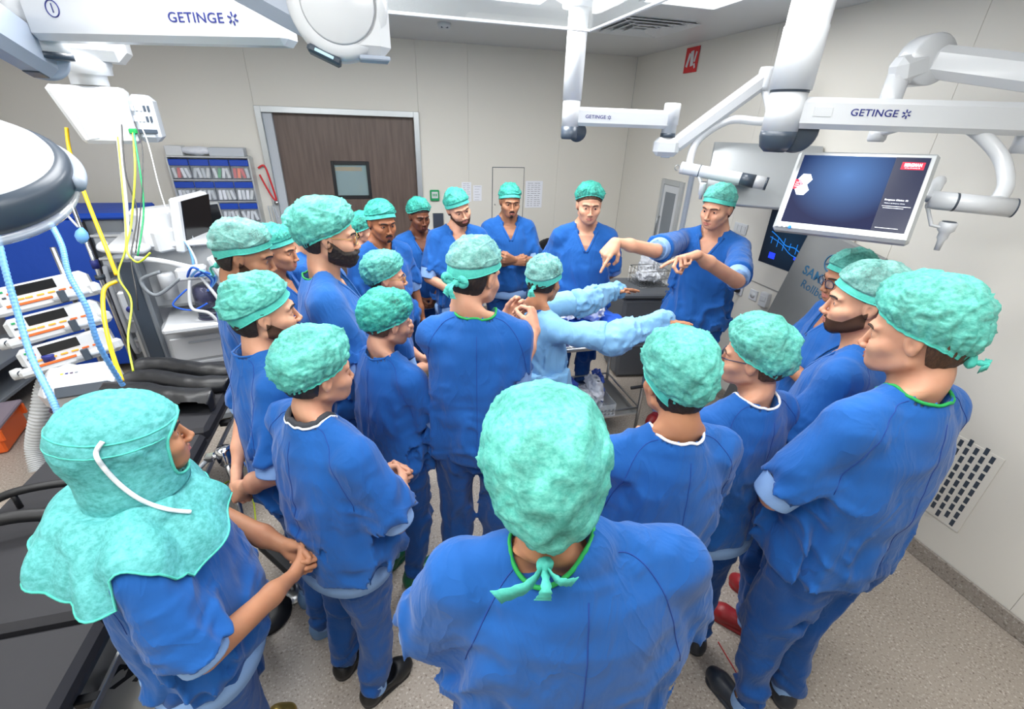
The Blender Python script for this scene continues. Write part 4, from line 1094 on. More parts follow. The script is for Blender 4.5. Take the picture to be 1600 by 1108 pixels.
p_ = pix_y(963, 462, YB); e = empty('wall_socket', (p_[0], YB - .006, .45), 0, 'small white socket low on the back wall beside the grey bin', 'socket'); box('plate', (0, 0, 0), (.08, .012, .08), 'white', e)
pp = pix_x(1150, 455, XR - .03); tag(pipe('power_cord', [(XR - .06, pp[1], pp[2]), (XR - .12, pp[1] + .05, pp[2] - .06), (XR - .10, pp[1] + .1, pp[2] - .35), (XR - .08, pp[1] + .12, .02)], .006, 'white2', None, 8, 8), 'thin white cord drooping from the plugged wall socket', 'cord')
# ---------------------------------------------------------------- ceiling pendants and arms
MT['white3'] = mat('bright_white_plastic', (238, 240, 242), .4)
def up(v): return R3([0, 0, v])
def beam(name, a, b, w, h, m, parent, ch=.015, taper=1.0):
    a = R3(a); b = R3(b); d = b - a; L = np.linalg.norm(d); x = d / L; y = _n(np.cross((0, 0, 1), x)); z = np.cross(x, y); R = np.stack([x, y, z], 1)
    V, F = cbox((0, 0, 0), (L, w, h), None, ch); t = np.clip((V[:, 0] + L / 2) / L, 0, 1); k = 1 + (taper - 1) * t; V[:, 1] *= k; V[:, 2] *= k
    return sharp(obj(name, mesh_np(name, V @ R.T + (a + b) / 2, F, MT[m], False), parent)), R
# middle pendant: column, arm with maker's mark, spring arm, monitor seen from behind
c0 = pd(891, 165, 2.9); c0 = R3([1.22, 3.12, 2.33])
e = empty('ceiling_pendant', (c0[0], c0[1], ZC), 0, 'white ceiling column with slim jointed arm holding the monitor seen from behind', 'ceiling arm')
O = -R3([c0[0], c0[1], ZC])
def L_(p): return R3(p) + O
lathe('ceiling_flange', [(.16, 0), (.16, -.03), (.10, -.06), (.10, -.08)], (0, 0, 0), (0, 0, 1), 'white', e)
lathe('column', [(.060, -.06), (.060, c0[2] - ZC + .02)], (0, 0, 0), (0, 0, 1), 'white', e)
lathe('joint', [(.055, c0[2] - ZC + .03), (.055, c0[2] - ZC - .13)], (0, 0, 0), (0, 0, 1), 'white', e)
lathe('brake_cover', [(.055, -.13), (.055, -.19), (.05, -.205)], (0, 0, c0[2] - ZC), (0, 0, 1), 'slate', e)
V, F = tube([(0, -.02, 0), (0, .02, 0)], .055, 20); 
lathe('brake_disc', [(.058, -.016), (.062, 0), (.058, .016)], (.055, 0, c0[2] - ZC - .16), (0, 1, 0), 'slate', e)
a_end = pd(1050, 172, 3.05)
ar, RR = beam('arm', L_(c0 + (0, 0, -.07)), L_(R3([a_end[0], a_end[1], c0[2] - .07])), .075, .11, 'white', e, .02)
fx = RR[:, 0]; mid = L_(c0 + (0, 0, -.07)) + fx * .17 + RR[:, 1] * -.0385
maker_logo(mid, fx, (0, 0, 1), .021, ar)
j = L_(R3([a_end[0], a_end[1], c0[2]]))
lathe('elbow_joint', [(.050, .03), (.054, .02), (.054, -.10), (.048, -.10), (.048, -.15)], j, (0, 0, 1), 'white', e)
lathe('joint_ring', [(.0495, -.15), (.0495, -.175)], j, (0, 0, 1), 'slate', e)
s0 = j + up(-.235)
s1 = L_(pd(1198, 122, 2.95))
box('spring_arm_head', s0 + fx * -.0, (.17, .12, .12), 'white', e, Rz(-25), .03)
beam('spring_arm', s0 + R3([.04, -.02, 0]), s1, .085, .10, 'white', e, .03)
box('release_button', s0 + R3([0, -.01, -.062]), (.06, .04, .012), 'bluegrey', e, Rz(-25))
lathe('spring_arm_joint', [(.05, .06), (.055, .04), (.055, -.05), (.045, -.07)], s1, (0, 0, 1), 'white', e)
R2 = pd(1185, 275, 2.42)
fb = L_(pd(1085, 262, 3.1))
pipe('curved_tube', [s1 + up(-.05), L_(pd(1200, 187, 2.98)), L_(pd(1140, 188, 3.05)), L_(pd(1090, 220, 3.12)), L_(pd(1076, 262, 3.15))], .026, 'white', e, 14, 8)
hb0 = L_(pd(1064, 262, 3.16)); hb1 = L_(pd(1196, 287, 2.95))
pipe('handle_bar', [hb0, hb0 * .63 + hb1 * .37 + up(.0), hb1], .040, 'white', e, 18, 4)
pipe('grip_ring', [hb0 * .77 + hb1 * .23, hb0 * .76 + hb1 * .24], .0412, 'slate', e, 18); pipe('grip_pad', [hb0 * .28 + hb1 * .72 - fx * .0, hb0 * .12 + hb1 * .88], .0414, 'slate', e, 18, flat=1); pipe('bar_end', [hb1 * .995 + hb0 * .005, hb1 * 1.02 - hb0 * .02], .0405, 'slate', e, 18)
pipe('hook_ring', [hb0 + R3([-.03, 0, .0]) + .018 * R3([math.cos(t), 0, math.sin(t)]) for t in np.linspace(0, 2 * PI, 12, False)], .0025, 'steel', e, 6, closed=True)
# monitor seen from behind
TL, TR, BL = pd(1117, 226, 3.22), pd(1262, 232, 3.05), pd(1118, 318, 3.16)
mx = TR - TL; mw_ = .62; mx = _n(R3([mx[0], mx[1], 0])); mzv = _n(BL - TL) * -1; mzv = _n(mzv - mx * mzv.dot(mx)); mn = np.cross(mx, mzv); RM = np.stack([mx, mn, mzv], 1)      # local y points away from the camera
mc = TL + mx * .33 - mzv * .22
e2 = empty('monitor', tuple(mc), 0, 'white medical monitor seen from behind, cable hook on its back', 'monitor')
box('rear_shell', (0, 0, 0), (.66, .045, .44), 'white3', e2, RM, .012); box('screen', RM @ R3([0, .024, 0]), (.58, .004, .35), 'screen_off', e2, RM)
box('bezel', RM @ R3([0, .016, 0]), (.675, .024, .455), 'alu', e2, RM, .006)
box('vent_ridge', RM @ R3([.02, -.03, .12]), (.54, .03, .04), 'white3', e2, RM, .012); box('back_cover', RM @ R3([.02, -.026, -.03]), (.54, .02, .24), 'white3', e2, RM, .008)
for s in (-1, 1): box('cable_hook', RM @ (R3([-.04 + s * .03, -.04, .045])), (.055, .012, .018), 'lgrey', e2, RM @ Ry(s * -35), .005)
box('input_label', RM @ R3([-.16, -.037, .045]), (.07, .002, .012), 'lgrey', e2, RM)
b0 = L_(mc)
beam('mount_plate', hb1 * .55 + hb0 * .45, L_(mc - RM[:, 1] * .03 - mzv * .06), .06, .05, 'white', e, .01)
for i, (px_, py_) in enumerate(((1098, 292),)):
    q = L_(pd(px_, py_, 3.1)); lathe('handle_holder', [(.022, .03), (.024, .02), (.022, -.05), (.012, -.055), (.012, -.08)], q, (0, 0, 1), 'white', e, 18); lathe('holder_cap', [(.022, .031), (.018, .034)], q, (0, 0, 1), 'slate', e, 18)
    beam('holder_arm', q, hb0 * .8 + hb1 * .2, .02, .015, 'white', e, .003)
# right pendant: thick column, wide arm, spring arm, front monitor
q0 = R3([1.64, 1.78, 2.34])
e = empty('ceiling_pendant', (q0[0], q0[1], ZC), 0, 'thick white ceiling column with wide arm holding the lit front monitor', 'ceiling arm'); O = -R3([q0[0], q0[1], ZC])
lathe('ceiling_flange', [(.16, 0), (.16, -.03), (.11, -.06), (.11, -.08)], (0, 0, 0), (0, 0, 1), 'white', e)
lathe('column', [(.076, -.06), (.076, -.33), (.080, -.335), (.080, q0[2] - ZC + .02)], (0, 0, 0), (0, 0, 1), 'white', e)
lathe('joint', [(.070, q0[2] - ZC + .015), (.070, q0[2] - ZC - .13)], (0, 0, 0), (0, 0, 1), 'white', e); lathe('column_ring', [(.0725, q0[2] - ZC + .02), (.0725, q0[2] - ZC + .012)], (0, 0, 0), (0, 0, 1), 'slate', e)
lathe('brake_cover', [(.070, -.13), (.071, -.15), (.062, -.19), (.04, -.21)], (0, 0, q0[2] - ZC), (0, 0, 1), 'slate', e)
lathe('brake_disc', [(.078, -.02), (.086, -.012), (.086, .012), (.078, .02)], (.07, -.02, q0[2] - ZC - .125), (.35, .95, 0), 'slate', e)
aend = pd(1640, 172, 1.75); aend[2] = q0[2] - .06
ar, RR = beam('arm', L_(q0 + up(-.06)), L_(aend), .09, .115, 'white', e, .02)
maker_logo(L_(q0 + up(-.055)) + RR[:, 0] * .335 - RR[:, 1] * .0462, RR[:, 0], (0, 0, 1), .026, ar)
box('service_hatch', L_(q0 + up(-.055)) + RR[:, 0] * .13 - RR[:, 1] * .0455, (.07, .003, .035), 'white2', e, RR, .001)
lathe('end_joint', [(.06, .05), (.06, -.12)], L_(aend), (0, 0, 1), 'white', e)
sa0 = pd(1600, 150, 1.95); sa1 = pd(1440, 100, 1.95)
lathe('spring_arm_root', [(.055, .09), (.055, -.10)], L_(aend + up(.09)), (0, 0, 1), 'white', e)
beam('spring_arm', L_(aend + up(.14)), L_(pd(1450, 95, 1.93)), .10, .12, 'white', e, .035)
jc = pd(1445, 95, 1.93)
lathe('joint_disc', [(.088, -.05), (.095, -.04), (.095, .04), (.088, .05)], L_(jc), R3([_Z[0] * 0 + .25, 1, 0]), 'white', e, 36)
kn = pd(1408, 108, 1.93); beam('knuckle', L_(jc + up(-.01)), L_(kn + R3([-.04, 0, -.02])), .095, .11, 'white', e, .03)
lathe('drop_tube', [(.042, 0), (.042, -.20)], L_(kn + up(-.02)), (0, 0, 1), 'white', e); lathe('swivel', [(.036, -.20), (.036, -.25), (.03, -.26)], L_(kn + up(-.02)), (0, 0, 1), 'white', e)
tb = kn + up(-.255)
pipe('curved_tube', [L_(tb + R3([.0, 0, .01])), L_(pd(1450, 187, 1.84)), L_(pd(1510, 195, 1.82)), L_(pd(1560, 240, 1.8)), L_(pd(1572, 285, 1.78)), L_(pd(1560, 312, 1.78))], [.02] * 17 + [.026] * 24, 'white', e, 16, 8)
hA = pd(1452, 312, 1.86); hB = pd(1582, 325, 1.76)
pipe('handle_bar', [L_(hA), L_(hB)], .035, 'white', e, 22); pipe('bar_end', [L_(hB), L_(hB + (hB - hA) * .02)], .0355, 'slate', e, 22); pipe('grip_ring', [L_(hA * .70 + hB * .30), L_(hA * .67 + hB * .33)], .0358, 'slate', e, 22)
pipe('hook_tube', [L_(hA + R3([0, -.0, -.02])), L_(pd(1455, 352, 1.84)), L_(pd(1475, 356, 1.82))], .007, 'white', e, 8)
hq = pd(1481, 352, 1.82); lathe('handle_holder', [(.026, .012), (.030, .008), (.028, -.02), (.018, -.03), (.018, -.05), (.012, -.06), (.010, -.10)], L_(hq), (0, 0, 1), 'white', e, 22); lathe('holder_cap', [(.024, .0125), (.022, .015)], L_(hq), (0, 0, 1), 'slate', e, 20)
# the lit monitor
TL, BL, TR, BR = pd(1230, 238, 2.03), pd(1227, 355, 2.02), pd(1457, 240, 1.78), pd(1433, 384, 1.72)
mc = (TL + BL + TR + BR) / 4; mx = _n((TR - TL) + (BR - BL)); mz_ = _n((TL - BL) + (TR - BR)); mz_ = _n(mz_ - mx * mz_.dot(mx)); RM = np.stack([mx, np.cross(mz_, mx), mz_], 1)
MW = (np.linalg.norm(TR - TL) + np.linalg.norm(BR - BL)) / 2; MH = (np.linalg.norm(TL - BL) + np.linalg.norm(TR - BR)) / 2
print('monitor', MW, MH, TL, TR, BL, BR)
e3 = empty('monitor', tuple(mc), 0, 'lit monitor with silver frame showing a dark blue slide with red badge', 'monitor'); e3.matrix_world = Matrix.Translation(Vector(mc)) @ Matrix(RM.tolist()).to_4x4()
box('frame', (0, .018, 0), (MW, .045, MH), 'alu', e3, ch=.012); box('rear_shell', (0, .05, 0), (MW * .8, .03, MH * .75), 'white', e3, ch=.01)
MT['slide'] = screen_mat('monitor_slide', (88, 138, 206), (10, 26, 78), (-.03, -.005, .075), .21)
sw_, sh_ = MW * .895, MH * .835; sz0 = MH * .018
box('screen', (0, -.0055, sz0), (sw_, .004, sh_), 'slide', e3, ch=.001)
MT['slide2'] = mat('slide_column', (8, 10, 30), .3, emis=((14, 30, 72), .8))
box('slide_column', (sw_ * .375, -.0079, sz0), (sw_ * .25, .001, sh_), 'slide2', e3, ch=.0003)
FR = -.0085
box('badge', (sw_ * .39, FR, sz0 + sh_ * .385), (sw_ * .165, .001, sh_ * .10), 'scr_red', e3, ch=.0003); text('lettering', 'BERGMAN', .018, (sw_ * .39, FR - .001, sz0 + sh_ * .395), (1, 0, 0), (0, 0, 1), 'txt_white', e3, .0003, width=sw_ * .125, bold=.0006); text('lettering', 'CLINICS', .006, (sw_ * .39, FR - .001, sz0 + sh_ * .355), (1, 0, 0), (0, 0, 1), 'txt_white', e3, .0002, width=sw_ * .11)
def hexa(c, r, m, nm):
    V = [(c[0] + r * math.cos(t), y_, c[1] + r * math.sin(t)) for y_ in (FR - .0006, FR + .0006) for t in [PI / 3 * k for k in range(6)]]
    F = [tuple(range(6)), tuple(range(11, 5, -1))] + [(k, k + 6, (k + 1) % 6 + 6, (k + 1) % 6) for k in range(6)]; obj(nm, mesh_np(nm, V, F, MT[m], False), e3)
hx = -sw_ * .5 + sw_ * .085
hexa((hx, sz0 + .042), .027, 'txt_white', 'hexagon'); hexa((hx, sz0 - .006), .027, 'txt_white', 'hexagon')
Vh = [(-sw_ * .5 + .001, sz0 + .04), (-sw_ * .5 + .022, sz0 + .04), (-sw_ * .5 + .035, sz0 + .018), (-sw_ * .5 + .022, sz0 - .004), (-sw_ * .5 + .001, sz0 - .004)]
V = [(x, y_, z) for y_ in (FR - .0006, FR + .0006) for x, z in Vh]; obj('red_tag', mesh_np('red_tag', V, [tuple(range(5)), tuple(range(9, 4, -1))] + [(k, k + 5, (k + 1) % 5 + 5, (k + 1) % 5) for k in range(5)], MT['scr_red'], False), e3)
for i in range(3): box('tag_line', (-sw_ * .5 + .012, FR - .001, sz0 + .026 - i * .009), (.014 - .003 * (i == 0), .0006, .0028), 'txt_white', e3, ch=.0001)
text('lettering', 'Bergman Clinics 10', .0085, (sw_ * .36, FR - .001, sz0 - sh_ * .08), (1, 0, 0), (0, 0, 1), 'txt_white', e3, .0002, width=sw_ * .17, bold=.0003)
text('lettering', 'Welkom bij Bergman Clinics', .005, (sw_ * .355, FR - .001, sz0 - sh_ * .125), (1, 0, 0), (0, 0, 1), 'txt_white', e3, .0002, width=sw_ * .15)
for i in range(2): box('text_line', (sw_ * .375 - i * .008, FR - .001, sz0 - sh_ * (.165 + .025 * i)), (sw_ * (.21 - .06 * i), .0004, .0016), 'txt_white', e3, ch=.0001)
box('text_line', (sw_ * .36, FR - .001, sz0 - sh_ * .46), (sw_ * .17, .0004, .0016), 'txt_white', e3, ch=.0001)
for i in range(3): box('key', (-MW * .46 + i * .018, -.0055, -MH * .465), (.010, .003, .006), 'mgrey', e3, ch=.001)
lathe('logo_button', [(.007, 0), (.007, .003)], (-MW * .36, -.005, -MH * .463), (0, -1, 0), 'scr_cyan', e3, 16)
text('lettering', 'LG', .012, (.02, -.0055, -MH * .465), (1, 0, 0), (0, 0, 1), 'mgrey', e3, .0004)
bm_end = mc + RM[:, 1] * .07
pipe('mount_arm', [L_(hA), L_((hA + pd(1468, 285, 1.9)) / 2 + up(.03)), L_(pd(1462, 287, 1.93)), L_(mc + RM[:, 0] * MW * .3 + RM[:, 1] * .075), L_(bm_end)], .022, 'white', e, 12, 6)
# left lamp arms
g0 = R3([-1.16, 2.34, 2.49]); e = empty('ceiling_pendant', (-1.10, 2.42, ZC), 0, 'white arm marked with an encircled 1 joining the big rounded joint at the top', 'ceiling arm'); O = -R3([-1.10, 2.42, ZC])
gA = pd(52, 22, 1.62); gB = pd(455, 42, 1.55); gB[2] = gA[2] = (gA[2] + gB[2]) / 2
lathe('column', [(.085, 0), (.085, gA[2] - ZC - .02), (.078, gA[2] - ZC - .08), (.078, gA[2] - ZC - .11)], (pd(56, 45, 1.68) + O) * (1, 1, 0), (0, 0, 1), 'white', e)
lathe('column_ring', [(.083, 0), (.083, -.02)], L_(R3([pd(56, 45, 1.68)[0], pd(56, 45, 1.68)[1], gA[2] - .10])), (0, 0, 1), 'slate', e)
ar, RR = beam('arm', L_(gA), L_(gB), .10, .14, 'white', e, .02)
Lg = np.linalg.norm(gB - gA)
fr_ = L_(gA) - RR[:, 1] * .051
maker_logo(fr_ + RR[:, 0] * (Lg * .70) + up(.0), RR[:, 0], RR[:, 2], .030, ar)
pipe('number_ring', [fr_ + RR[:, 0] * (Lg * .14 + .024 * math.cos(t)) + RR[:, 2] * (.02 + .024 * math.sin(t)) for t in np.linspace(0, 2 * PI, 24, False)], .002, 'navy', ar, 6, closed=True)
text('lettering', '1', .040, fr_ + RR[:, 0] * (Lg * .14) + RR[:, 2] * .02, RR[:, 0], RR[:, 2], 'navy', ar, .0006)
jd = pd(528, 10, 1.25); jn = _n((CP - jd) * (1, 1, 0) + up(-.05) * 0)
jo = empty('lamp_arm', tuple(jd), 0, 'large rounded white arm joint with grey status window at the top centre', 'ceiling arm')
lathe('joint_body', [(.11, -.09), (.128, -.075), (.128, .03), (.118, .045), (.10, .05)], (0, 0, 0), jn, 'white', jo, 48)
jx = _n(np.cross((0, 0, 1), jn)) ; jx = jx if jx[0] > 0 else -jx
RJ = np.stack([jx, -jn, R3([0, 0, 1])], 1)
box('joint_neck', RJ @ R3([.055, .01, .06]), (.155, .12, .36), 'white', jo, RJ, .03)
box('status_window', RJ @ R3([-.05, -.0, -.118]), (.09, .09, .02), 'slate', jo, RJ @ Ry(22), .008); box('status_light', RJ @ R3([-.05, -.048, -.117]), (.05, .004, .008), 'led', jo, RJ @ Ry(22), .001)
box('neck_base', RJ @ R3([.085, 0, -.118]), (.085, .09, .012), 'bluegrey', jo, RJ, .004)
lathe('front_cover', [(.095, .05), (.09, .056)], (0, 0, 0), jn, 'white', jo, 48)
beam('incoming_arm', RJ @ R3([-.46, .06, .16]), RJ @ R3([-.03, .03, -.035]), .10, .13, 'bluegrey', jo, .03)
lathe('riser', [(.06, 0), (.06, ZC - jd[2])], RJ @ R3([.055, .01, 0]) * (1, 1, 0), (0, 0, 1), 'white', jo)
# grey arm into the lamp, top left
ga_ = pd(-60, 10, 1.35); gb_ = pd(62, 88, 1.75)
go = empty('lamp_arm', tuple(gb_), 0, 'blue-grey lamp arm ending in a round joint below the numbered arm', 'ceiling arm')
beam('arm', ga_ - gb_, (0, 0, -.0), .11, .16, 'bluegrey', go, .03); lathe('joint_disc', [(.068, -.045), (.08, -.035), (.08, .035), (.068, .045)], (0, 0, 0), _n((CP - gb_) + R3([.6, .3, 0])), 'bluegrey', go, 36)
beam('status_window', (ga_ - gb_) * .30 + up(-.080), (ga_ - gb_) * .12 + up(-.080), .05, .012, 'slate', go, .003)
beam('stem', (.0, 0, .02), pd(40, 30, 1.9) * (1, 1, 0) + up(ZC - .002) - gb_, .07, .07, 'bluegrey', go, .02)
# surgical lamp head, left edge
dc = pd(-92, 250, 1.12)
ax_ = _n(ROT @ _n(R3([.26, .66, .70]))); lo_ = empty('surgical_lamp', tuple(dc), 0, 'big domed white surgical lamp with dark rim and clear lower edge at the left edge', 'lamp')
lathe('dome', [(.212, -.02), (.212, .0), (.20, .022), (.17, .045), (.12, .062), (.06, .070), (.01, .072)], (0, 0, 0), ax_, 'white', lo_, 64)
lathe('rim', [(.20, -.085), (.226, -.08), (.236, -.06), (.236, -.015), (.228, .0), (.213, .006)], (0, 0, 0), ax_, 'slate', lo_, 64)
MT['lampglass'] = mat('lamp_cover', (225, 232, 236), .05, alpha=.5, spec=.8)
lathe('clear_cover', [(.17, -.120), (.216, -.116), (.228, -.10), (.226, -.086)], (0, 0, 0), ax_, 'lampglass', lo_, 64)
t1, t2 = frame_from(ax_, (0, 0, 1))[:, 0], frame_from(ax_, (0, 0, 1))[:, 1]
ua = ROT @ _n(R3([.75, .65, 0])); ua = _n(ua - ax_ * ua.dot(ax_)); va = np.cross(ax_, ua); arc = [ua * .240 * math.cos(t) + va * .240 * math.sin(t) for t in np.linspace(-.3, 1.9, 26)]
pipe('yoke', [p - ax_ * .05 for p in arc], .020, 'bluegrey', lo_, 14)
beam('yoke_arm', va * .25 - ax_ * .05, ga_ - dc, .05, .06, 'bluegrey', lo_, .015)
# supply head with sockets, hoses
hc = R3([-1.54, 3.45, 2.17]); sp = empty('supply_head', tuple(hc), 0, 'white supply pendant head with sockets and coloured hoses hanging below', 'supply unit')
RH = Rz(12) 
V, F = cbox((0, 0, 0), (.34, .16, .29), None, .02); V[:, 0] += (V[:, 2] < 0) * (V[:, 0] < 0) * .08; sharp(obj('front_panel', mesh_np('front_panel', V @ RH.T, F, MT['white'], False), sp))
box('grey_inlay', RH @ R3([-.045, -.082, 0]), (.05, .004, .24), 'lgrey', sp, RH @ Ry(-8)); box('socket_block', RH @ R3([.225, .05, -.01]), (.12, .22, .25), 'lgrey', sp, RH, .03)
for r in range(2):
    for c in range(5):
        box('socket', RH @ R3([.185 + c * .019, -.062, .045 - r * .055]), (.012, .006, .030), 'lgrey' if c < 3 else 'slate', sp, RH, .002)
box('rail', RH @ R3([.225, -.064, -.075]), (.10, .01, .022), 'slate', sp, RH, .002); 
lathe('neck', [(.085, .15), (.085, .20), (.115, .205), (.120, .245), (.125, .25), (.125, .275)], (0.02, 0, 0), (0, 0, 1), 'white', sp); lathe('neck_ring', [(.122, .256), (.122, .264)], (.02, 0, 0), (0, 0, 1), 'slate', sp)
box('upper_head', RH @ R3([.03, 0, .345]), (.42, .26, .16), 'white', sp, RH, .05); lathe('riser', [(.09, .40), (.09, ZC - hc[2])], RH @ R3([-.10, 0, 0]), (0, 0, 1), 'white', sp)
for (px_, m_) in ((187, 'green'), (208, 'green')):
    box('hose_connector', pd(px_, 205, 2.64) - hc, (.035, .035, .03), m_, sp, ch=.006)
# hoses and wires
def P(px, py, d): return tuple(pd(px, py, d))
hz = [('yellow', .013, [P(104, 200, 2.63), P(110, 240, 2.63), P(135, 310, 2.58), P(165, 385, 2.48), P(182, 430, 2.48)], 'thick yellow hose falling from the supply head past the blue rack'),
      ('yellow', .014, [P(182, 440, 2.48), P(163, 452, 2.43), P(162, 490, 2.38), P(172, 540, 2.28), P(190, 595, 2.08)], 'yellow hose bending down to the operating table head'),
      ('white2', .016, [P(185, 212, 2.63), P(190, 260, 2.63), P(197, 330, 2.58), P(200, 405, 2.53)], 'thick white hose falling from the supply head'),
      ('ygreen', .006, [P(184, 214, 2.61), P(191, 290, 2.58), P(197, 380, 2.53), P(185, 430, 2.48), P(205, 470, 2.38), P(200, 530, 2.28), P(208, 580, 2.18)], 'yellow-green earth wire beside the white hose'),
      ('ygreen', .007, [P(208, 208, 2.61), P(211, 270, 2.58), P(205, 350, 2.58), P(198, 390, 2.48), P(215, 410, 2.48), P(235, 395, 2.48)], 'yellow-green wire looping to the anaesthesia machine top'),
      ('exit_green', .006, [P(209, 208, 2.58), P(222, 290, 2.58), P(224, 340, 2.58), P(215, 400, 2.53)], 'green wire hanging at the right of the wires'),
      ('black', .005, [P(190, 190, 2.61), P(196, 270, 2.58), P(214, 330, 2.58), P(205, 400, 2.48), P(212, 450, 2.38), P(216, 485, 2.38)], 'black wire looping beside the machine'),
      ('black', .004, [P(210, 190, 2.58), P(222, 230, 2.58), P(222, 300, 2.53), P(212, 395, 2.48)], 'thin black wire from the socket block'),
      ('white2', .004, [P(212, 182, 2.58), P(230, 220, 2.58), P(248, 290, 2.58), P(262, 335, 2.58)], 'thin white wire arching out to the right of the wires')]
for m_, r_, pts, lb in hz: tag(pipe('hose' if r_ > .01 else 'wire', pts, r_ * .74, m_, None, 10, 10), lb, 'hose' if r_ > .01 else 'wire')
for m_, pts, lb in (('hose_blue', [P(-8, 350, 1.75), P(8, 420, 1.72), P(28, 490, 1.7), P(50, 560, 1.66), P(82, 625, 1.6), P(95, 660, 1.6)], 'pale blue corrugated breathing hose at the far left'), ('hose_blue', [P(80, 350, 1.95), P(97, 385, 1.92), P(108, 430, 1.9), P(135, 480, 1.9), P(155, 540, 1.95), P(192, 602, 2.1)], 'pale blue corrugated breathing hose in front of the infusion pumps')):
    sp_ = spline(pts, 40); rr = [.0105 + .0012 * math.sin(i * 1.9) for i in range(len(sp_))]; V, F = tube(sp_, rr, 12); tag(obj('breathing_hose', mesh_np('breathing_hose', V, F, MT[m_])), lb, 'hose')
# ---------------------------------------------------------------- operating table
ot = empty('operating_table', (-1.26, 1.6, 0), 0, 'long black padded operating table with steel base', 'operating table')
tx0, tx1 = -1.57 + 1.26, -.95 + 1.26
for (a_, b_) in ((-1.55, -.42), (-.40, .55), (.57, 1.36)): box('mattress_pad', *boxb((tx0, a_, .725), (tx1, b_, .80)), 'mattress', ot, ch=.02)
box('table_frame', *boxb((tx0 + .04, -1.5, .655), (tx1 - .04, 1.3, .722)), 'slate', ot, ch=.008)
for s, x_ in ((1, tx1 + .025), (-1, tx0 - .025)): box('side_rail', *boxb((x_ - .006, -1.45, .665), (x_ + .006, 1.3, .69)), 'steel', ot, ch=.002)
for y_ in (-1.2, -.6, .1, .8):
    for s, x_ in ((1, tx1 + .0), (-1, tx0)): box('rail_bracket', (x_, y_, .677), (.06, .03, .03), 'black', ot, ch=.004)
MT['base_steel'] = mat('pale_brushed_steel', (172, 170, 162), .45, metal=.25, bump=(60, .1, .001))
box('table_column', *boxb((-.13, -.6, .18), (.15, -.12, .66)), 'steel', ot, ch=.02); V, F = cbox((.03, -.18, .19), (.62, .95, .32), None, .03); sharp(obj('table_base', mesh_np('table_base', V, F, MT['base_steel'], False), ot))
text('lettering', 'stryker', .11, (.055, -.27, .352), (.96, -.26, 0), (.26, .96, 0), 'inkdark', ot, .001, bold=.0035, align='LEFT', shear=.2)
e = empty('arm_rest', (-1.42, 1.75, .80), 0, 'black padded arm bar lying across the operating table at the left edge', 'arm rest')
pipe('pad_bar', [(-.16, -.32, .05), (-.10, -.17, .075), (.02, -.14, .08), (.14, -.13, .06)], .024, 'black', e, 12, 8); pipe('pad_bar', [(-.18, -.02, .03), (-.06, .01, .075), (.10, .03, .075), (.2, .03, .05)], .016, 'black', e, 12, 8)
for x_, y_ in ((-.1, -.17), (.1, -.135), (-.06, .01), (.1, .03)): pipe('foot', [(x_, y_, .07), (x_, y_, .0)], .010, 'black', e, 8)
f = Fld.box((-.36, -.30, -.01), (.40, .36, .20), .009)
for y_, r_ in ((-.18, .085), (.0, .06), (.16, .055)): f.add(np.sqrt((f.Y - y_ + .05 * np.sin(f.X * 7)) ** 2 + ((f.Z - .02) * 1.1) ** 2) - r_, .05)
f.d = np.maximum(f.d, np.abs(f.X) - .30 + .02 * np.sin(f.Y * 30)); f.d = np.maximum(f.d, -f.Z + .0) + (vnoise(f.X * 14, f.Y * 14, f.Z * 14) * .006).astype(np.float32)
V, Q = f.mesh(); gp_ = obj('gel_pad', mesh_np('gel_pad', V, Q, MT['gel']), None, (-1.24, 2.66, .802)); gp_.rotation_euler = (0, 0, -.15); tag(gp_, 'folded black vinyl cushion on the far end of the operating table', 'cushion')
for i in range(3): box('printed_line', (.06, -.255 + .0 * i, .05 - .012 * i), (.10 - .02 * i, .003, .004), 'white2', gp_, ch=.0005)
# clamp with chrome joints on the near side
e = empty('table_clamp', tuple(pix_z(372, 700, .86) * (1, 1, 0)), 0, 'chrome and grey jointed clamp arm beside the operating table rail', 'clamp'); 
zp = pix_z(372, 700, .86); b_ = -R3([zp[0], zp[1], 0])
q1 = pix_z(352, 712, .86) + b_; q2 = pix_z(328, 715, .86) + b_; q3 = pix_z(368, 765, .72) + b_; q4 = pix_z(382, 830, .52) + b_; q5 = pix_z(392, 890, .33) + b_
lathe('knuckle', [(.02, -.05), (.034, -.03), (.036, .03), (.028, .042)], q1, (0, .1, 1), 'chrome', e, 24); pipe('cross_pin', [q2, q1], .014, 'chrome', e, 14); box('cross_block', q2, (.04, .04, .03), 'chrome', e, ch=.006)
pipe('rod', [q1, q3], .013, 'steel', e, 12); pipe('rod', [q3, q4], .012, 'steel', e, 12); pipe('joint_sleeve', [q3 + R3([-.05, -.02, 0]), q3 + R3([.045, .01, 0])], .028, 'mgrey', e, 18)
pipe('rod_foot', [q4, q5, q5 * (1, 1, 0) + up(.03)], .02, 'black', e, 12); lathe('foot_base', [(.12, 0), (.12, .02), (.05, .035)], q5 * (1, 1, 0), (0, 0, 1), 'black', e, 24)
pipe('rail_rod', [q2, q2 + R3([-.08, -.08, -.05])], .010, 'mgrey', e, 10)
e = empty('foot_rest', tuple(pix_z(440, 860, .30) * (1, 1, 0)), 0, 'black flat padded foot rest low beside the clamp foot', 'foot rest')
box('pad', (0, 0, .26), (.30, .10, .04), 'black', e, Rz(-50), .012); pipe('stand_rod', [(0, 0, .26), (0, 0, .02)], .018, 'steel', e, 12); lathe('stand_base', [(.09, 0), (.09, .015), (.03, .025)], (0, 0, 0), (0, 0, 1), 'steel', e, 20)
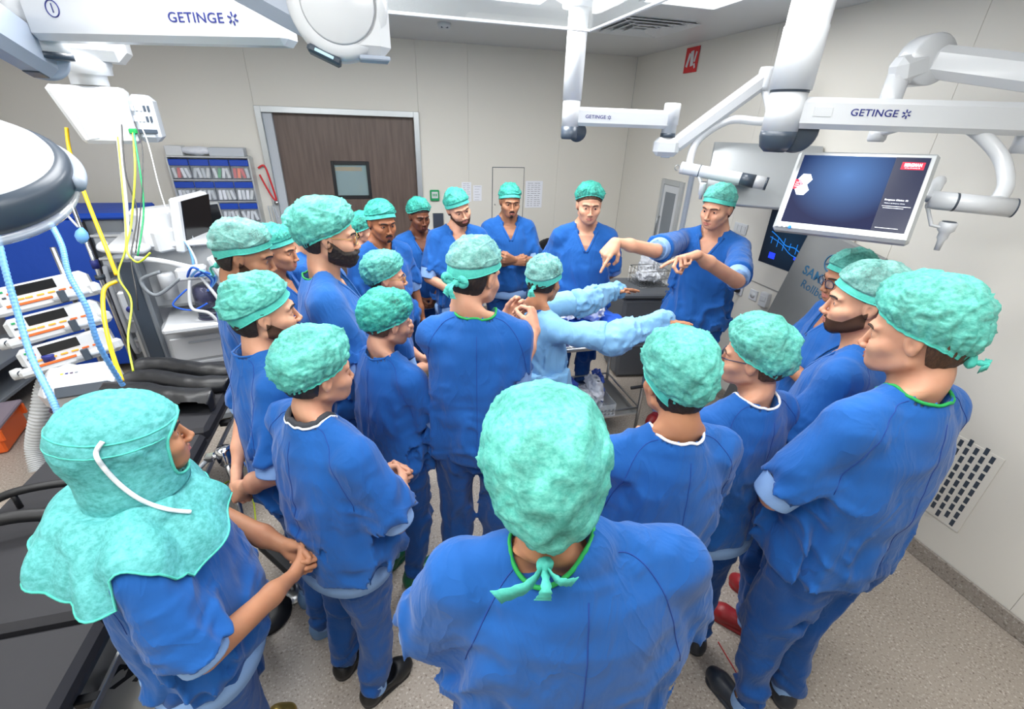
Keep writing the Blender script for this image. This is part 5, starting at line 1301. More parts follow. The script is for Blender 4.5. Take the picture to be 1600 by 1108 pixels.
kb = empty('clamp_knob', tuple(pix_z(125, 1000, .70)), 0, 'black star knob clamped under the near edge of the operating table', 'knob'); lathe('knob_head', [(.03, -.035), (.038, -.02), (.038, .02), (.03, .035)], (0, 0, 0), (1, .2, 0), 'black', kb, 8); pipe('knob_stem', [(0, 0, 0), (-.07, 0, .0)], .010, 'steel', kb, 10)
bh = empty('release_lever', tuple(pix_z(75, 1070, .60)), 0, 'blue release lever under the near end of the operating table', 'lever'); pipe('lever', [(-.05, -.12, .0), (0, 0, .02), (.06, .10, .03)], .014, 'drape', bh, 12, 4, flat=1.8); box('lever_pivot', (-.05, -.12, 0), (.05, .05, .05), 'black', bh)
# ---------------------------------------------------------------- left equipment
# mobile rack under a blue cover
rk = empty('storage_rack', (-2.62, 4.85, 0), 0, 'tall mobile rack with bright blue zip cover, its shelves of bins showing on the right', 'rack')
box('rack_frame', (0, 0, .74), (1.00, .5, 1.30), 'mgrey', rk, ch=.01); box('cover_top', (0, 0, 1.42), (1.10, .58, .05), 'blue', rk, ch=.02)
f = Fld.box((-.60, -.40, .06), (.30, -.20, 1.45), .018); f.d = np.maximum(np.maximum(np.abs(f.X + .16) - .40, np.abs(f.Y + .30 + .012 * vnoise(f.X * 6, 0 * f.X, f.Z * 2)) - .02), np.abs(f.Z - .74) - .66) ; V, Q = f.mesh(); obj('cover_flap', mesh_np('cover_flap', V, Q, MT['blue']), rk)
box('cover_side', (-.545, 0, .74), (.02, .56, 1.34), 'blue', rk); box('cover_edge', (.26, -.33, .74), (.016, .02, 1.3), 'black', rk); box('cover_side', (.545, 0, .74), (.02, .56, 1.34), 'blue', rk)
for i in range(6):
    z_ = 1.22 - i * .19; box('shelf_bin', (.40, -.27, z_), (.24, .12, .13), 'lgrey', rk, ch=.012); box('bin_rim', (.40, -.335, z_ + .055), (.25, .02, .02), 'white2', rk)
for x_ in (-.45, .45):
    for y_ in (-.2, .2): lathe('caster', [(.04, -.015), (.045, 0), (.04, .015)], (x_, y_, .045), (0, 1, 0), 'black', rk, 16)
pipe('frame_bar', [(.33, -.36, 1.0), (.33, -.42, .98), (.33, -.42, .3), (.33, -.36, .25)], .018, 'lgrey', rk, 10, 4)
bl_ = empty('hand_bulb', tuple(pd(128, 370, 2.9)), 0, 'small blue rubber bulb hanging on a white loop before the blue cover', 'bulb'); lathe('bulb', [(.008, .06), (.03, .03), (.036, 0), (.024, -.03), (.006, -.045)], (0, 0, 0), (.3, 0, 1), 'hose_blue', bl_, 20); pipe('loop', [(0, 0, .06), (-.03, 0, .13), (-.05, 0, .20)], .007, 'white2', bl_, 8, 4)
# iv pole
bp = pix_z(168, 560, .35); iv = empty('drip_stand', (-2.04, 3.86, 0), 0, 'chrome drip stand with a clamp collar in front of the blue rack', 'drip stand')
pipe('pole', [(0, 0, .1), (0, 0, 1.72)], .013, 'chrome', iv, 14); lathe('collar', [(.024, 1.18), (.024, 1.24)], (0, 0, 0), (0, 0, 1), 'navy', iv, 16); lathe('collar', [(.03, 1.10), (.03, 1.13)], (0, 0, 0), (0, 0, 1), 'slate', iv, 16)
for k in range(5):
    t = k * 2 * PI / 5; pipe('base_leg', [(0, 0, .11), (.18 * math.cos(t), .18 * math.sin(t), .07)], .016, 'lgrey', iv, 10); lathe('caster', [(.028, -.012), (.03, 0), (.028, .012)], (.18 * math.cos(t), .18 * math.sin(t), .03), (-math.sin(t), math.cos(t), 0), 'black', iv, 14)
pipe('hook', [(-.08, 0, 1.74), (-.06, 0, 1.70), (0, 0, 1.71), (.06, 0, 1.70), (.08, 0, 1.74)], .006, 'chrome', iv, 8, 4)
# infusion pumps on a pole
pc = [pd(68, 452, 2.72), pd(86, 498, 2.74), pd(105, 543, 2.75)]; KP = 1.2
ps = empty('pump_stand', (pc[1][0] + .02, pc[1][1] + .20, 0), 0, 'steel pole behind the stacked infusion pumps', 'stand')
pipe('pole', [(0, 0, .05), (0, 0, 1.45)], .014, 'steel', ps, 14); lathe('base', [(.19, 0), (.19, .03), (.05, .06)], (0, 0, 0), (0, 0, 1), 'slate', ps, 28)
lbs = ('uppermost white infusion pump with orange keys in the left stack', 'middle white infusion pump with orange keys in the left stack', 'lowest white infusion pump with orange keys, tipped up at the right')
for i, c_ in enumerate(pc):
    pu = empty('infusion_pump', tuple(c_), 0, lbs[i], 'pump', 'stacked infusion pumps')
    pr = Rz(24) @ Rx(-16) @ Ry(-7); pr = pr * KP
    box('housing', pr @ R3([0, .05, 0]), (.36, .16, .10), 'white', pu, pr, .022); box('carriage', pr @ R3([0, .02, -.062]), (.40, .15, .045), 'white2', pu, pr, .018)
    box('display', pr @ R3([-.02, -.032, .018]), (.15, .006, .045), 'screen_off', pu, pr, .002); box('key_panel', pr @ R3([0, -.031, -.0]), (.32, .004, .08), 'white2', pu, pr, .001)
    for k in range(6): box('orange_key', pr @ R3([-.10 + k * .042, -.034, -.022]), (.028 if k else .05, .006, .009), 'amber' if k < 4 else 'orange', pu, pr, .002)
    box('orange_strip', pr @ R3([-.06, -.058, -.045]), (.17, .006, .012), 'orange', pu, pr, .002)
    for k, m_ in enumerate(('exit_green', 'orange', 'slate')): box('small_key', pr @ R3([-.14 + (k % 2) * .022, -.034, .025 - .014 * k]), (.014, .004, .009), m_, pu, pr, .001)
    pipe('syringe', [pr @ R3([.02, -.055, -.062]), pr @ R3([.16, -.055, -.062])], .013, 'lgrey', pu, 14); box('plunger_grip', pr @ R3([.185, -.03, -.05]), (.05, .06, .06), 'white2', pu, pr, .014); box('syringe_clamp', pr @ R3([.06, -.06, -.055]), (.03, .03, .06), 'slate', pu, pr, .004)
    lathe('end_knob', [(.03, -.03), (.034, 0), (.028, .02)], pr @ R3([-.205, .0, -.055]), pr @ R3([1, 0, 0]), 'white2', pu, 20); lathe('knob_cap', [(.018, .0), (.018, .004)], pr @ R3([-.19, -.035, -.055]), pr @ R3([0, -1, 0]), 'slate', pu, 16)
# warming unit with white hose
wc = pd(130, 600, 2.68); wu = empty('warming_unit', (wc[0], wc[1], 0), 0, 'white patient warming unit with dark control panel on a slim stand', 'warming unit')
wr_ = Rz(10) @ Rx(18); q = R3([0, 0, wc[2]])
box('housing', q, (.34, .24, .16), 'white', wu, wr_, .035); box('control_panel', q + wr_ @ R3([.04, -.10, .045]), (.24, .06, .07), 'slate', wu, wr_ @ Rx(40), .004); box('purple_base', q + wr_ @ R3([-.02, 0, -.085]), (.30, .22, .03), 'purple', wu, wr_, .01)
text('lettering', 'dora', .03, q + wr_ @ R3([-.04, .02, .0806]), wr_[:, 0], wr_[:, 1], 'navy', wu, .0005) if False else None
for k, m_ in enumerate(('ygreen', 'navy', 'purple', 'mgrey')): box('mark', q + wr_ @ R3([-.07 + .022 * k, .02, .081]), (.014, .012, .002), m_, wu, wr_, .0005)
for k in range(4): box('panel_key', q + wr_ @ R3([-.03 + .045 * k, -.118, .066]), (.012, .01, .006), 'white2', wu, wr_ @ Rx(40), .001)
pipe('stand_pole', [(0, .0, wc[2] - .09), (0, 0, .04)], .016, 'steel', wu, 12); lathe('stand_base', [(.19, 0), (.19, .03), (.04, .06)], (0, 0, 0), (0, 0, 1), 'slate', wu, 26)
sp_ = spline([P(110, 582, 2.72), P(95, 575, 2.78), P(72, 600, 2.8), P(62, 650, 2.8), P(55, 700, 2.85), P(62, 735, 2.85)], 44); V, F = tube(sp_, [.046 + .005 * math.sin(i * 1.55) for i in range(len(sp_))], 18); tag(obj('warming_hose', mesh_np('warming_hose', V, F, MT['white2'])), 'wide white corrugated warming hose curving down beside the operating table', 'hose')
cn = pd(80, 567, 2.7); e = empty('bottle', tuple(cn), 0, 'small clear bottle with dark blue cap above the warming hose', 'bottle'); lathe('bottle_body', [(.025, -.07), (.03, -.05), (.03, .0), (.02, .015)], (0, 0, 0), (0, 0, 1), 'clearp', e, 18); lathe('bottle_cap', [(.03, .015), (.03, .05), (.026, .055)], (0, 0, 0), (0, 0, 1), 'navy', e, 18)
# grey bench and orange step stool
sb = empty('side_bench', (-3.25, 4.1, 0), 0, 'low grey metal bench against the left wall below the pumps', 'bench')
box('bench_top', (0, 0, .42), (.62, 1.0, .04), 'mgrey', sb, ch=.004); box('bench_shelf', (0, 0, .18), (.58, .96, .03), 'mgrey', sb, ch=.004)
for x_ in (-.28, .28):
    for y_ in (-.46, .46): box('leg', (x_, y_, .2), (.04, .04, .40), 'mgrey', sb)
st_ = empty('step_stool', tuple(R3([-3.02, 3.52, 0])), math.radians(12), 'orange step stool with grey rubber top on the floor at the left edge', 'step stool')
box('top_tread', (0, 0, .21), (.56, .40, .03), 'stool_top', st_, ch=.012)
for x_ in (-.22, .22): box('leg', (x_, 0, .10), (.07, .38, .19), 'orange', st_, ch=.012)
box('front_apron', (0, -.19, .15), (.56, .025, .09), 'orange', st_, ch=.008); box('front_apron', (0, .19, .15), (.56, .025, .09), 'orange', st_, ch=.008)
# anaesthesia machine
am = empty('anaesthesia_machine', (-1.42, 3.75, 0), math.radians(12), 'white anaesthesia machine with screens, bellows and tubing behind the operating table', 'anaesthesia machine')
box('cabinet', (0, .05, .46), (.78, .52, .74), 'white2', am, ch=.02); box('base_plate', (0, .02, .07), (.84, .62, .08), 'mgrey', am, ch=.02)
for i in range(3): box('drawer', (.05, -.218, .25 + .2 * i), (.52, .02, .18), 'white', am, ch=.006); box('drawer_handle', (.05, -.235, .30 + .2 * i), (.3, .014, .014), 'lgrey', am)
box('side_column', (-.30, -.16, .75), (.13, .16, 1.22), 'mgrey', am, ch=.012); box('column_face', (-.30, -.245, .75), (.08, .01, 1.15), 'slate', am, ch=.003)
box('work_shelf', (.12, -.16, .86), (.64, .46, .05), 'white', am, ch=.018); box('upper_body', (.0, .10, 1.15), (.74, .34, .46), 'white2', am, ch=.03); box('top_tray', (-.08, .04, 1.40), (.60, .46, .04), 'white', am, ch=.018)
lathe('bellows_dome', [(.088, 0), (.088, .12), (.08, .16), (.05, .175)], (.10, -.24, .955), (0, 0, 1), 'smoke', am, 28); lathe('absorber_canister', [(.10, 0), (.085, .02), (.085, .14)] , (.10, -.24, .88), (0, 0, 1), 'smoke', am, 28)
for i in range(5): lathe('canister_ring', [(.087, 0), (.089, .006), (.087, .012)], (.10, -.24, .90 + i * .024), (0, 0, 1), 'slate', am, 28)
box('circuit_block', (.05, -.26, 1.22), (.18, .10, .09), 'white', am, ch=.015); pipe('support_arm', [(-.30, -.20, 1.34), (-.12, -.26, 1.32), (.05, -.27, 1.26)], .018, 'white', am, 12, 6)
pipe('rail_handle', [(-.40, -.10, 1.42), (-.38, -.26, 1.42), (-.20, -.30, 1.40), (-.16, -.20, 1.40)], .022, 'white', am, 12, 6)
for i in range(4): pipe('patient_tube', [(.02 + .02 * i, -.30, 1.20), (.08 + .03 * i, -.36, 1.28 - .02 * i), (.16 + .01 * i, -.34, 1.18), (.12, -.33, 1.10)], .008, 'hose_blue' if i % 2 else 'drape', am, 8, 6)
pipe('patient_tube', [(.03, -.30, 1.18), (.0, -.34, 1.0), (.10, -.37, .95), (.16, -.36, .80)], .011, 'white2', am, 8, 8); pipe('patient_tube', [(.10, -.31, 1.2), (.17, -.36, 1.05), (.20, -.36, .92), (.34, -.38, .82)], .011, 'white2', am, 8, 8); pipe('patient_tube', [(-.02, -.3, 1.2), (-.18, -.30, 1.1), (-.24, -.27, 1.2), (-.12, -.28, 1.25)], .012, 'mgrey', am, 8, 8)
pipe('patient_tube', [(.0, -.3, 1.12), (-.1, -.33, 1.03), (.0, -.34, .98), (.1, -.35, 1.02)], .006, 'drape', am, 8, 8)
box('socket_strip', (-.36, -.20, 1.02), (.09, .05, .20), 'white', am, ch=.01); lathe('gauge', [(.022, 0), (.022, .01)], (-.36, -.228, 1.0), (0, -1, 0), 'navy', am, 16)
# monitors on the machine
mr = Rz(38)
m1 = R3([.0, .0, 1.50]); box('monitor_support', m1 - up(.14), (.10, .08, .20), 'lgrey', am, mr, .01)
box('patient_monitor_back', m1 + mr @ R3([-.10, 0, .0]), (.30, .16, .26), 'white', am, mr, .03); box('module_rack', m1 + mr @ R3([-.10, -.09, -.07]), (.24, .08, .14), 'white2', am, mr, .012); box('module_face', m1 + mr @ R3([-.04, -.135, -.07]), (.10, .006, .10), 'lgrey', am, mr, .002); lathe('module_dial', [(.016, 0), (.016, .006)], m1 + mr @ R3([-.04, -.139, -.06]), mr @ R3([0, -1, 0]), 'scr_cyan', am, 16)
m3 = mr @ Rz(-52)
box('display_shell', m1 + R3([.10, -.02, .02]), (.06, .40, .36), 'white', am, Rz(-22) @ Ry(8), .015); box('display_screen', m1 + R3([.135, -.01, .02]) + R3([0, 0, 0]), (.012, .36, .32), 'screen_off', am, Rz(-22) @ Ry(8), .003)
box('second_shell', m1 + R3([.30, -.22, -.32]), (.05, .36, .34), 'white2', am, Rz(-22) @ Ry(-22), .015)
for i in range(2): pipe('monitor_cable', [m1 + R3([-.02 + .02 * i, -.14, -.02]), m1 + R3([.06, -.20, -.1]), m1 + R3([.06 + .02 * i, -.20, -.25]), m1 + R3([.0, -.16, -.36])], .008, 'white2' if i else 'hose_blue', am, 8, 6)
lathe('vaporiser', [(.05, 0), (.05, .16), (.042, .18)], (-.13, -.12, 1.42 - .40), (0, 0, 1), 'white', am, 20)
# tall black display on its own trolley behind it and a white drawer trolley
tt = empty('display_trolley', (-1.15, 4.55, 0), 0, 'white drawer trolley carrying a black-screened computer display turned sideways', 'trolley')
box('cabinet', (0, 0, .50), (.62, .5, .84), 'white2', tt, ch=.015); box('worktop', (0, -.02, .94), (.68, .56, .035), 'white', tt, ch=.012)
for i in range(4): box('drawer', (0, -.256, .20 + i * .19), (.56, .02, .17), 'white', tt, ch=.005); box('drawer_handle', (0, -.27, .25 + i * .19), (.40, .014, .014), 'lgrey', tt)
for x_ in (-.25, .25):
    for y_ in (-.2, .2): lathe('caster', [(.035, -.012), (.04, 0), (.035, .012)], (x_, y_, .04), (0, 1, 0), 'black', tt, 14)
box('screen_stand', (-.27, 0, .98), (.06, .06, .24), 'lgrey', tt)
box('screen_shell', (-.36, -.03, 1.24), (.34, .03, .56), 'alu', tt, Rz(18) @ Ry(-4), .01); box('screen', R3([-.36, -.03, 1.24]) + Rz(18) @ R3([0, -.019, 0]), (.32, .006, .53), 'screen_off', tt, Rz(18) @ Ry(-4), .002)
# wall rack of blue-labelled bins
bn = empty('bin_rack', (-1.57, YB - .12, 1.50), 0, 'wall rack of clear tip-out bins with blue labels, packets on top', 'rack')
box('back_plate', (0, .10, -.05), (.68, .02, .76), 'lgrey', bn, ch=.003)
for s in (-1, 1): box('side_rail', (s * .345, .04, -.05), (.018, .14, .76), 'alu', bn, ch=.003)
rb = random.Random(4)
for r in range(4):
    for c in range(4):
        x_ = -.255 + c * .17; z_ = .20 - r * .20
        fb_ = box('bin', (x_, .03, z_), (.160, .13, .12), 'clearp', bn, ch=.006); box('blue_label', (x_, -.03, z_ + .085), (.162, .02, .055), 'blue_bin', bn, ch=.004)
        for k in range(4): box('packet', (x_ - .055 + .036 * k, .0, z_ - .008), (.026, .06, .09), ('red' if (r == 0 and c == 0) else 'exit_green' if (r == 0 and c == 2) else 'orange') if (r == 0 and c != 1 and k % 3 == 1) else rb.choice(['bagwhite', 'white2', 'red' if (c == 0 or c == 3) and r == 0 else 'bagwhite', 'paper', 'exit_green' if (c == 2 and r == 0) else 'lgrey']), bn, Ry(rb.uniform(-16, 16)), .003)
    box('shelf_strip', (0, -.035, .20 - r * .20 - .07), (.68, .012, .012), 'alu', bn, ch=.002)
box('top_shelf', (0, .03, .335), (.68, .15, .014), 'alu', bn, ch=.002)
for nm, x_, s_, m_, lb in (('carton', -.27, (.14, .10, .085), 'white2', 'small white carton on top of the bin rack, left end'), ('carton', .17, (.30, .12, .075), 'lgrey', 'long pale carton on top of the bin rack, right end')):
    tag(box(nm, (-1.57 + x_, YB - .10, 1.842 + s_[2] / 2), s_, m_, None, None, .004), lb, 'box')
f = Fld.box((-.16, -.07, -.01), (.16, .07, .12), .008); f.d = f.ell((0, 0, .04), (.14, .055, .04)) + (vnoise(f.X * 30, f.Y * 30, f.Z * 30) * .006).astype(np.float32); V, Q = f.mesh(); tag(obj('soft_packet', mesh_np('soft_packet', V, Q, MT['bagwhite']), None, (-1.68 + .02, YB - .11, 1.845)), 'crumpled pale plastic packet between the cartons on the bin rack', 'packet')
e = empty('stethoscope', (-1.16, YB - .03, 1.45), 0, 'red stethoscope hanging at the right side of the bin rack', 'stethoscope')
pipe('tubing', [(-.02, 0, .28), (.04, 0, .30), (.07, 0, .15), (.09, 0, -.02), (.06, 0, .0), (.02, 0, .10), (-.02, 0, .22)], .009, 'red', e, 8, 8); lathe('chest_piece', [(.022, 0), (.022, .012)], (.09, -.01, -.05), (0, -1, 0), 'chrome', e, 18)
e = empty('tube_bundle', (-1.13, YB - .03, 1.15), 0, 'bundle of clear tubes hanging on the wall below the stethoscope', 'tubes'); 
for k in range(3): pipe('tube', [(-.03 + .02 * k, 0, .22), (-.02 + .03 * k, -.01, .0), (.02 + .02 * k, 0, -.18), (.04 + .02 * k, 0, .0), (.03, 0, .2)], .005, 'lgrey', e, 6, 6)
# black chair at the back wall
ch_ = empty('chair', (1.92, 5.0, 0), math.radians(10), 'black upholstered chair against the back wall behind the crossed-arms man', 'chair')
f = Fld.box((-.27, .16, .50), (.27, .30, 1.02), .012); f.d = f.ell((0, .22, .76), (.235, .03, .235)).astype(np.float32); V, Q = f.mesh(); obj('backrest', mesh_np('backrest', V, Q, MT['black']), ch_); box('seat', (0, 0, .46), (.48, .46, .07), 'black', ch_, ch=.03)
for s in (-1, 1): pipe('leg', [(s * .2, -.18, .44), (s * .21, -.20, 0)], .012, 'steel', ch_, 10); pipe('leg', [(s * .2, .2, .60), (s * .2, .22, .44), (s * .21, .26, 0)], .012, 'steel', ch_, 10)
# grey bin with basket and bag
gb = empty('waste_bin', (2.28, 3.66, 0), math.radians(-8), 'dark grey lidded waste bin with white triangle label', 'bin')
V, F = cbox((0, 0, .42), (.48, .46, .82), None, .03); V[:, :2] *= (1 - .14 * (1 - (V[:, 2:3]) / .84)); sharp(obj('bin_body', mesh_np('bin_body', V, F, MT['bin'], False), gb)); box('lid', (0, 0, .86), (.52, .50, .05), 'bin', gb, ch=.018)
tri = [(-.07, -.2365, .52), (.07, -.2365, .52), (0, -.2395, .66)]; V = tri + [(x, y + .004, z) for x, y, z in tri]; obj('triangle_label', mesh_np('triangle_label', V, [(0, 1, 2), (5, 4, 3), (0, 3, 4, 1), (1, 4, 5, 2), (2, 5, 3, 0)], MT['white2'], False), gb); box('label_mark', (0, -.2405, .575), (.018, .004, .05), 'slate', gb, ch=.001)
pipe('handle', [(.14, -.22, .45), (.14, -.28, .47), (.14, -.28, .62), (.14, -.22, .64)], .012, 'lgrey', gb, 10, 4)
def basket(name, label, c, sz, parentless=True, gap=.035, m='steel', rz=0):
    e = empty(name, c, rz, label, 'basket'); x, y, z = sz; a = Acc()
    for k in (0, .5, 1): 
        h_ = k * z; V, F = tube([(-x / 2, -y / 2, h_), (x / 2, -y / 2, h_), (x / 2, y / 2, h_), (-x / 2, y / 2, h_)], .004 if k == 1 else .0025, 6, True); a.add(V, F)
    o1 = obj('rim', a.mesh('rim', MT[m]), e); a = Acc()
    for i in range(int(x / gap) + 1):
        q = -x / 2 + i * gap; V, F = tube([(q, -y / 2, z), (q, -y / 2, 0), (q, y / 2, 0), (q, y / 2, z)], .002, 5); a.add(V, F)
    for i in range(int(y / gap) + 1):
        q = -y / 2 + i * gap; V, F = tube([(-x / 2, q, z), (-x / 2, q, 0), (x / 2, q, 0), (x / 2, q, z)], .002, 5); a.add(V, F)
    o = obj('wire_grid', a.mesh('wire_grid', MT[m]), e); o['kind'] = 'stuff'; return e
basket('wire_basket', 'steel wire basket on the lid of the grey waste bin', (2.36, 3.70, .888), (.28, .24, .15))
def lumpy(name, label, cat, loc, size, m, seed=0, group=None, amp=.012, rz=0):
    f = Fld.box(R3(size) * -.62 - .01, R3(size) * .62 + .01, max(size) / 34); h = R3(size) / 2
    f.d = ((np.abs(f.X / h[0]) ** 3 + np.abs(f.Y / h[1]) ** 3 + np.abs(f.Z / h[2]) ** 3) ** (1 / 3.) - 1) * h.min()
    f.d += ((np.abs(vnoise(f.X * 22 + seed, f.Y * 22, f.Z * 22)) - .3) * amp * 2 + vnoise(f.X * 55 + seed, f.Y * 55, f.Z * 55) * amp * .5).astype(np.float32)
    V, Q = f.mesh(); o = obj(name, mesh_np(name, V, Q, MT[m]), None, loc); o.rotation_euler = (0, 0, rz); return tag(o, label, cat, group)
lumpy('white_bag', 'crumpled white packet inside the wire basket on the bin', 'packet', (2.36, 3.70, .96), (.20, .16, .10), 'bagwhite', 3)
lumpy('clear_bag', 'pale plastic bag leaning by the wall behind the instructor\'s shoulder', 'bag', (2.55, 3.95, 1.18 - .2), (.26, .22, .28), 'bagwhite', 9)
sb2 = empty('side_shelf', (2.62, 3.98, 0), 0, 'small white shelf unit by the corner carrying the plastic bag', 'shelf'); box('body', (0, 0, .41), (.36, .34, .82), 'white2', sb2, ch=.01); box('shelf_top', (-.0, 0, .83), (.38, .36, .02), 'white', sb2)
# instrument trolley
tr = empty('instrument_trolley', (1.32, 2.78, 0), 0, 'stainless instrument trolley with lower shelf and black wheels', 'trolley')
X0, X1, Y0, Y1 = -.40, .40, -.26, .28
for x_ in (X0, X1):
    for y_ in (Y0, Y1):
        pipe('leg', [(x_, y_, .09), (x_, y_, .86)], .0125, 'steel', tr, 12); lathe('caster', [(.04, -.014), (.045, 0), (.04, .014)], (x_, y_, .045), (1, .4, 0), 'black', tr, 18); box('caster_fork', (x_, y_, .088), (.045, .05, .03), 'black', tr, ch=.008)
for z_, nm in ((.86, 'top_shelf'), (.28, 'lower_shelf')):
    box(nm, *boxb((X0 + .0, Y0, z_ - .012), (X1, Y1, z_ + .006)), 'steel', tr, ch=.003)
    a = Acc()
    V, F = tube([(X0, Y0, z_ + .05), (X1, Y0, z_ + .05), (X1, Y1, z_ + .05), (X0, Y1, z_ + .05)] if z_ < .5 else [(X0, Y0, z_ + .012), (X1, Y0, z_ + .012), (X1, Y1, z_ + .012), (X0, Y1, z_ + .012)], .009, 10, True); obj('guard_rail', mesh_np('guard_rail', V, F, MT['steel']), tr)
pipe('push_handle', [(X1, Y0 + .02, .60), (X1 - .0, Y0 - .08, .58), (X1 - .12, Y0 - .10, .58), (X1 - .16, Y0 - .10, .58)], .012, 'black', tr, 10, 5)
a = Acc()
for i in range(16): V, F = tube([(X0 + .02 + i * .05, Y0, .868), (X0 + .02 + i * .05, Y1, .868)], .003, 5); a.add(V, F)
for i in range(7): V, F = tube([(X0, Y0 + .04 + i * .075, .870), (X1, Y0 + .04 + i * .075, .870)], .003, 5); a.add(V, F)
o = obj('wire_rack', a.mesh('wire_rack', MT['steel']), tr); o['kind'] = 'stuff'
tw, tz = (1.32, 2.78), .293
pb = empty('plastic_tray', (1.26, 2.68, .288), 0, 'perforated grey-white plastic basket on the lower trolley shelf', 'basket')
a = Acc(); 
for lo, hi in (((-.26, -.16, 0), (.26, .16, .008)), ((-.26, -.168, 0), (.26, -.16, .10)), ((-.26, .16, 0), (.26, .168, .10)), ((-.268, -.16, 0), (-.26, .16, .10)), ((.26, -.16, 0), (.268, .16, .10))): a.add(*cbox(*boxb(lo, hi), None, .001))
obj('tray_body', a.mesh('tray_body', MT['clearp'], False), pb); a = Acc()
for i in range(17):
    for k in range(2): a.add(*cbox((-.24 + i * .03, -.169, .025 + k * .03), (.014, .002, .018), Ry(20), .0004))
o = obj('tray_slots', a.mesh('tray_slots', MT['mgrey'], False), pb); o['kind'] = 'stuff'
lumpy('sterile_packet', 'pale grey wrapped bundle in the lower plastic basket', 'packet', (1.22, 2.66, .38), (.34, .22, .16), 'bagwhite', 5); lumpy('sterile_packet', 'blue-printed wrapped packet lying on the pale bundle below', 'packet', (1.14, 2.70, .49), (.22, .18, .07), 'bagblue', 8); lumpy('sterile_packet', 'clear packet standing at the right end of the lower basket', 'packet', (1.41, 2.68, .42), (.09, .22, .22), 'bagwhite', 11)
lumpy('sterile_packet', 'dark blue packet wedged beside the standing clear packet', 'packet', (1.46, 2.73, .43), (.05, .18, .20), 'bagblue', 13)
dr = Fld.box((-.45, -.34, -.1), (.45, .34, .12), .012); n_ = vnoise(dr.X * 9, dr.Y * 9, dr.Z * 3); dr.d = (np.maximum(np.maximum(np.abs(dr.X + .05) - .38, np.abs(dr.Y) - .24), np.abs(dr.Z - n_ * .03 - .03) - .016)).astype(np.float32); V, Q = dr.mesh()
tag(obj('surgical_drape', mesh_np('surgical_drape', V, Q, MT['drape']), None, (1.32, 2.86, .885)), 'crumpled dark blue drape over the top of the instrument trolley', 'drape')
for i, (x_, y_, a_) in enumerate(((1.08, 2.98, .1), (1.20, 2.94, .3), (1.30, 2.98, -.1), (1.42, 2.92, .2))):
    o = lumpy('sterile_packet', ('leftmost', 'second', 'third', 'rightmost')[i] + ' of the white and blue wrapped packets on the trolley drape', 'packet', (x_, y_, .99), (.13, .24, .14), 'bagwhite', 20 + i, 'packets on the trolley top', .014, a_)
    for k in range(2): box('blue_stripe', (-.02 + .05 * k, 0, .072), (.028, .20, .012), 'bagblue', o, Rz(30), .004)
tag(box('green_card', (1.02, 2.80, .945), (.10, .06, .012), 'exit_green', None, Rz(20)), 'small green packet beside the wrapped packets', 'packet')
# grey slide board leaning on the right wall
RB = Ry(4) @ Rx(-0) ; bo = empty('slide_board', (2.70, 2.36, 0), 0, 'tall grey padded slide board leaning on the right wall below the monitor', 'board')
RBB = Ry(3) @ Rx(10); V, F = cbox((0, 0, 0), (.035, .56, 1.62), None, .015); n_ = vnoise(V[:, 1] * 9, V[:, 2] * 9, V[:, 0]); sharp(obj('board_body', mesh_np('board_body', V @ RBB.T + R3([.02, -.02, .83]), F, MT['boardgrey'], False), bo))
bc_ = lambda y, z: RBB @ R3([-.0185, y, z]) + R3([.02, -.02, .83])
pipe('round_emblem', [bc_(-.0 + .055 * math.cos(t), .65 + .055 * math.sin(t)) for t in np.linspace(0, 2 * PI, 24, False)], .0045, 'teal_ink', bo, 6, closed=True); pipe('emblem_stroke', [bc_(.04, .63), bc_(.01, .65), bc_(-.01, .66), bc_(-.04, .68)], .004, 'teal_ink', bo, 6)
text('lettering', 'SAMARIT', .085, bc_(-.0, .53), RBB @ R3([0, -1, 0]), RBB @ R3([0, 0, 1]), 'teal_ink', bo, .0008, width=.34, bold=.0015); text('lettering', 'Rollbord', .075, bc_(-.0, .445), RBB @ R3([0, -1, 0]), RBB @ R3([0, 0, 1]), 'teal_ink', bo, .0008, width=.26)
tag(pipe('red_lace', [tuple(pix_z(1122, 1003, .004)), tuple(pix_z(1150, 1050, .004)), tuple(pix_z(1180, 1100, .004)), tuple(pix_z(1200, 1150, .004))], .0025, 'redsign', None, 6, 4), 'thin red cord lying across the speckled floor near the front', 'cord')
tag(pipe('floor_cable', [tuple(pix_z(330, 770, .006)), tuple(pix_z(375, 745, .006)), tuple(pix_z(395, 780, .006)), tuple(pix_z(400, 830, .006))], .005, 'ygreen', None, 6, 6), 'yellow-green cable on the floor behind the clamp', 'cable')
# ---------------------------------------------------------------- the people (head centre in the picture, eye height in metres)
MID = (.95, 2.45)
TIE = {'tails': ((-.03, -.012, -.045, .022), (.028, -.016, -.04, .02))}
person('student in tall teal cap with green neck trim, seen from behind nearest the camera', 900, 708, 1.66, (.55, 2.2), (.62, 2.2, 1.25), male=False, skin='skin_mid', cap='tall', capmat='cap', hair='hair', trim='green',
       arms='clasp', seed=11, step=.0085, build=1.3, head_off=(-.06, 0, -.045), capp=dict(crease=.003, puff=.028, back=.06, top=.07, amp=.004, edge=(70, 112, 158)), ties={'at': (-.005, .012, -.06), 'k': 1.1, 'tails': ((-.085, -.02, -.045, .030), (-.005, -.025, -.05, .024), (.05, -.02, -.02, .02))})
person('student in teal cap with white neckline seen from behind, right of the nearest student', 1058, 582, 1.60, (.85, 2.4), (.9, 2.3, 1.3), skin='skin_mid', cap='tall', capmat='cap', trim='white_trim', seed=12, step=.0095, arms='cross',
       capp=dict(puff=.02, back=.02, top=.038, amp=.004, edge=(70, 102, 148)))
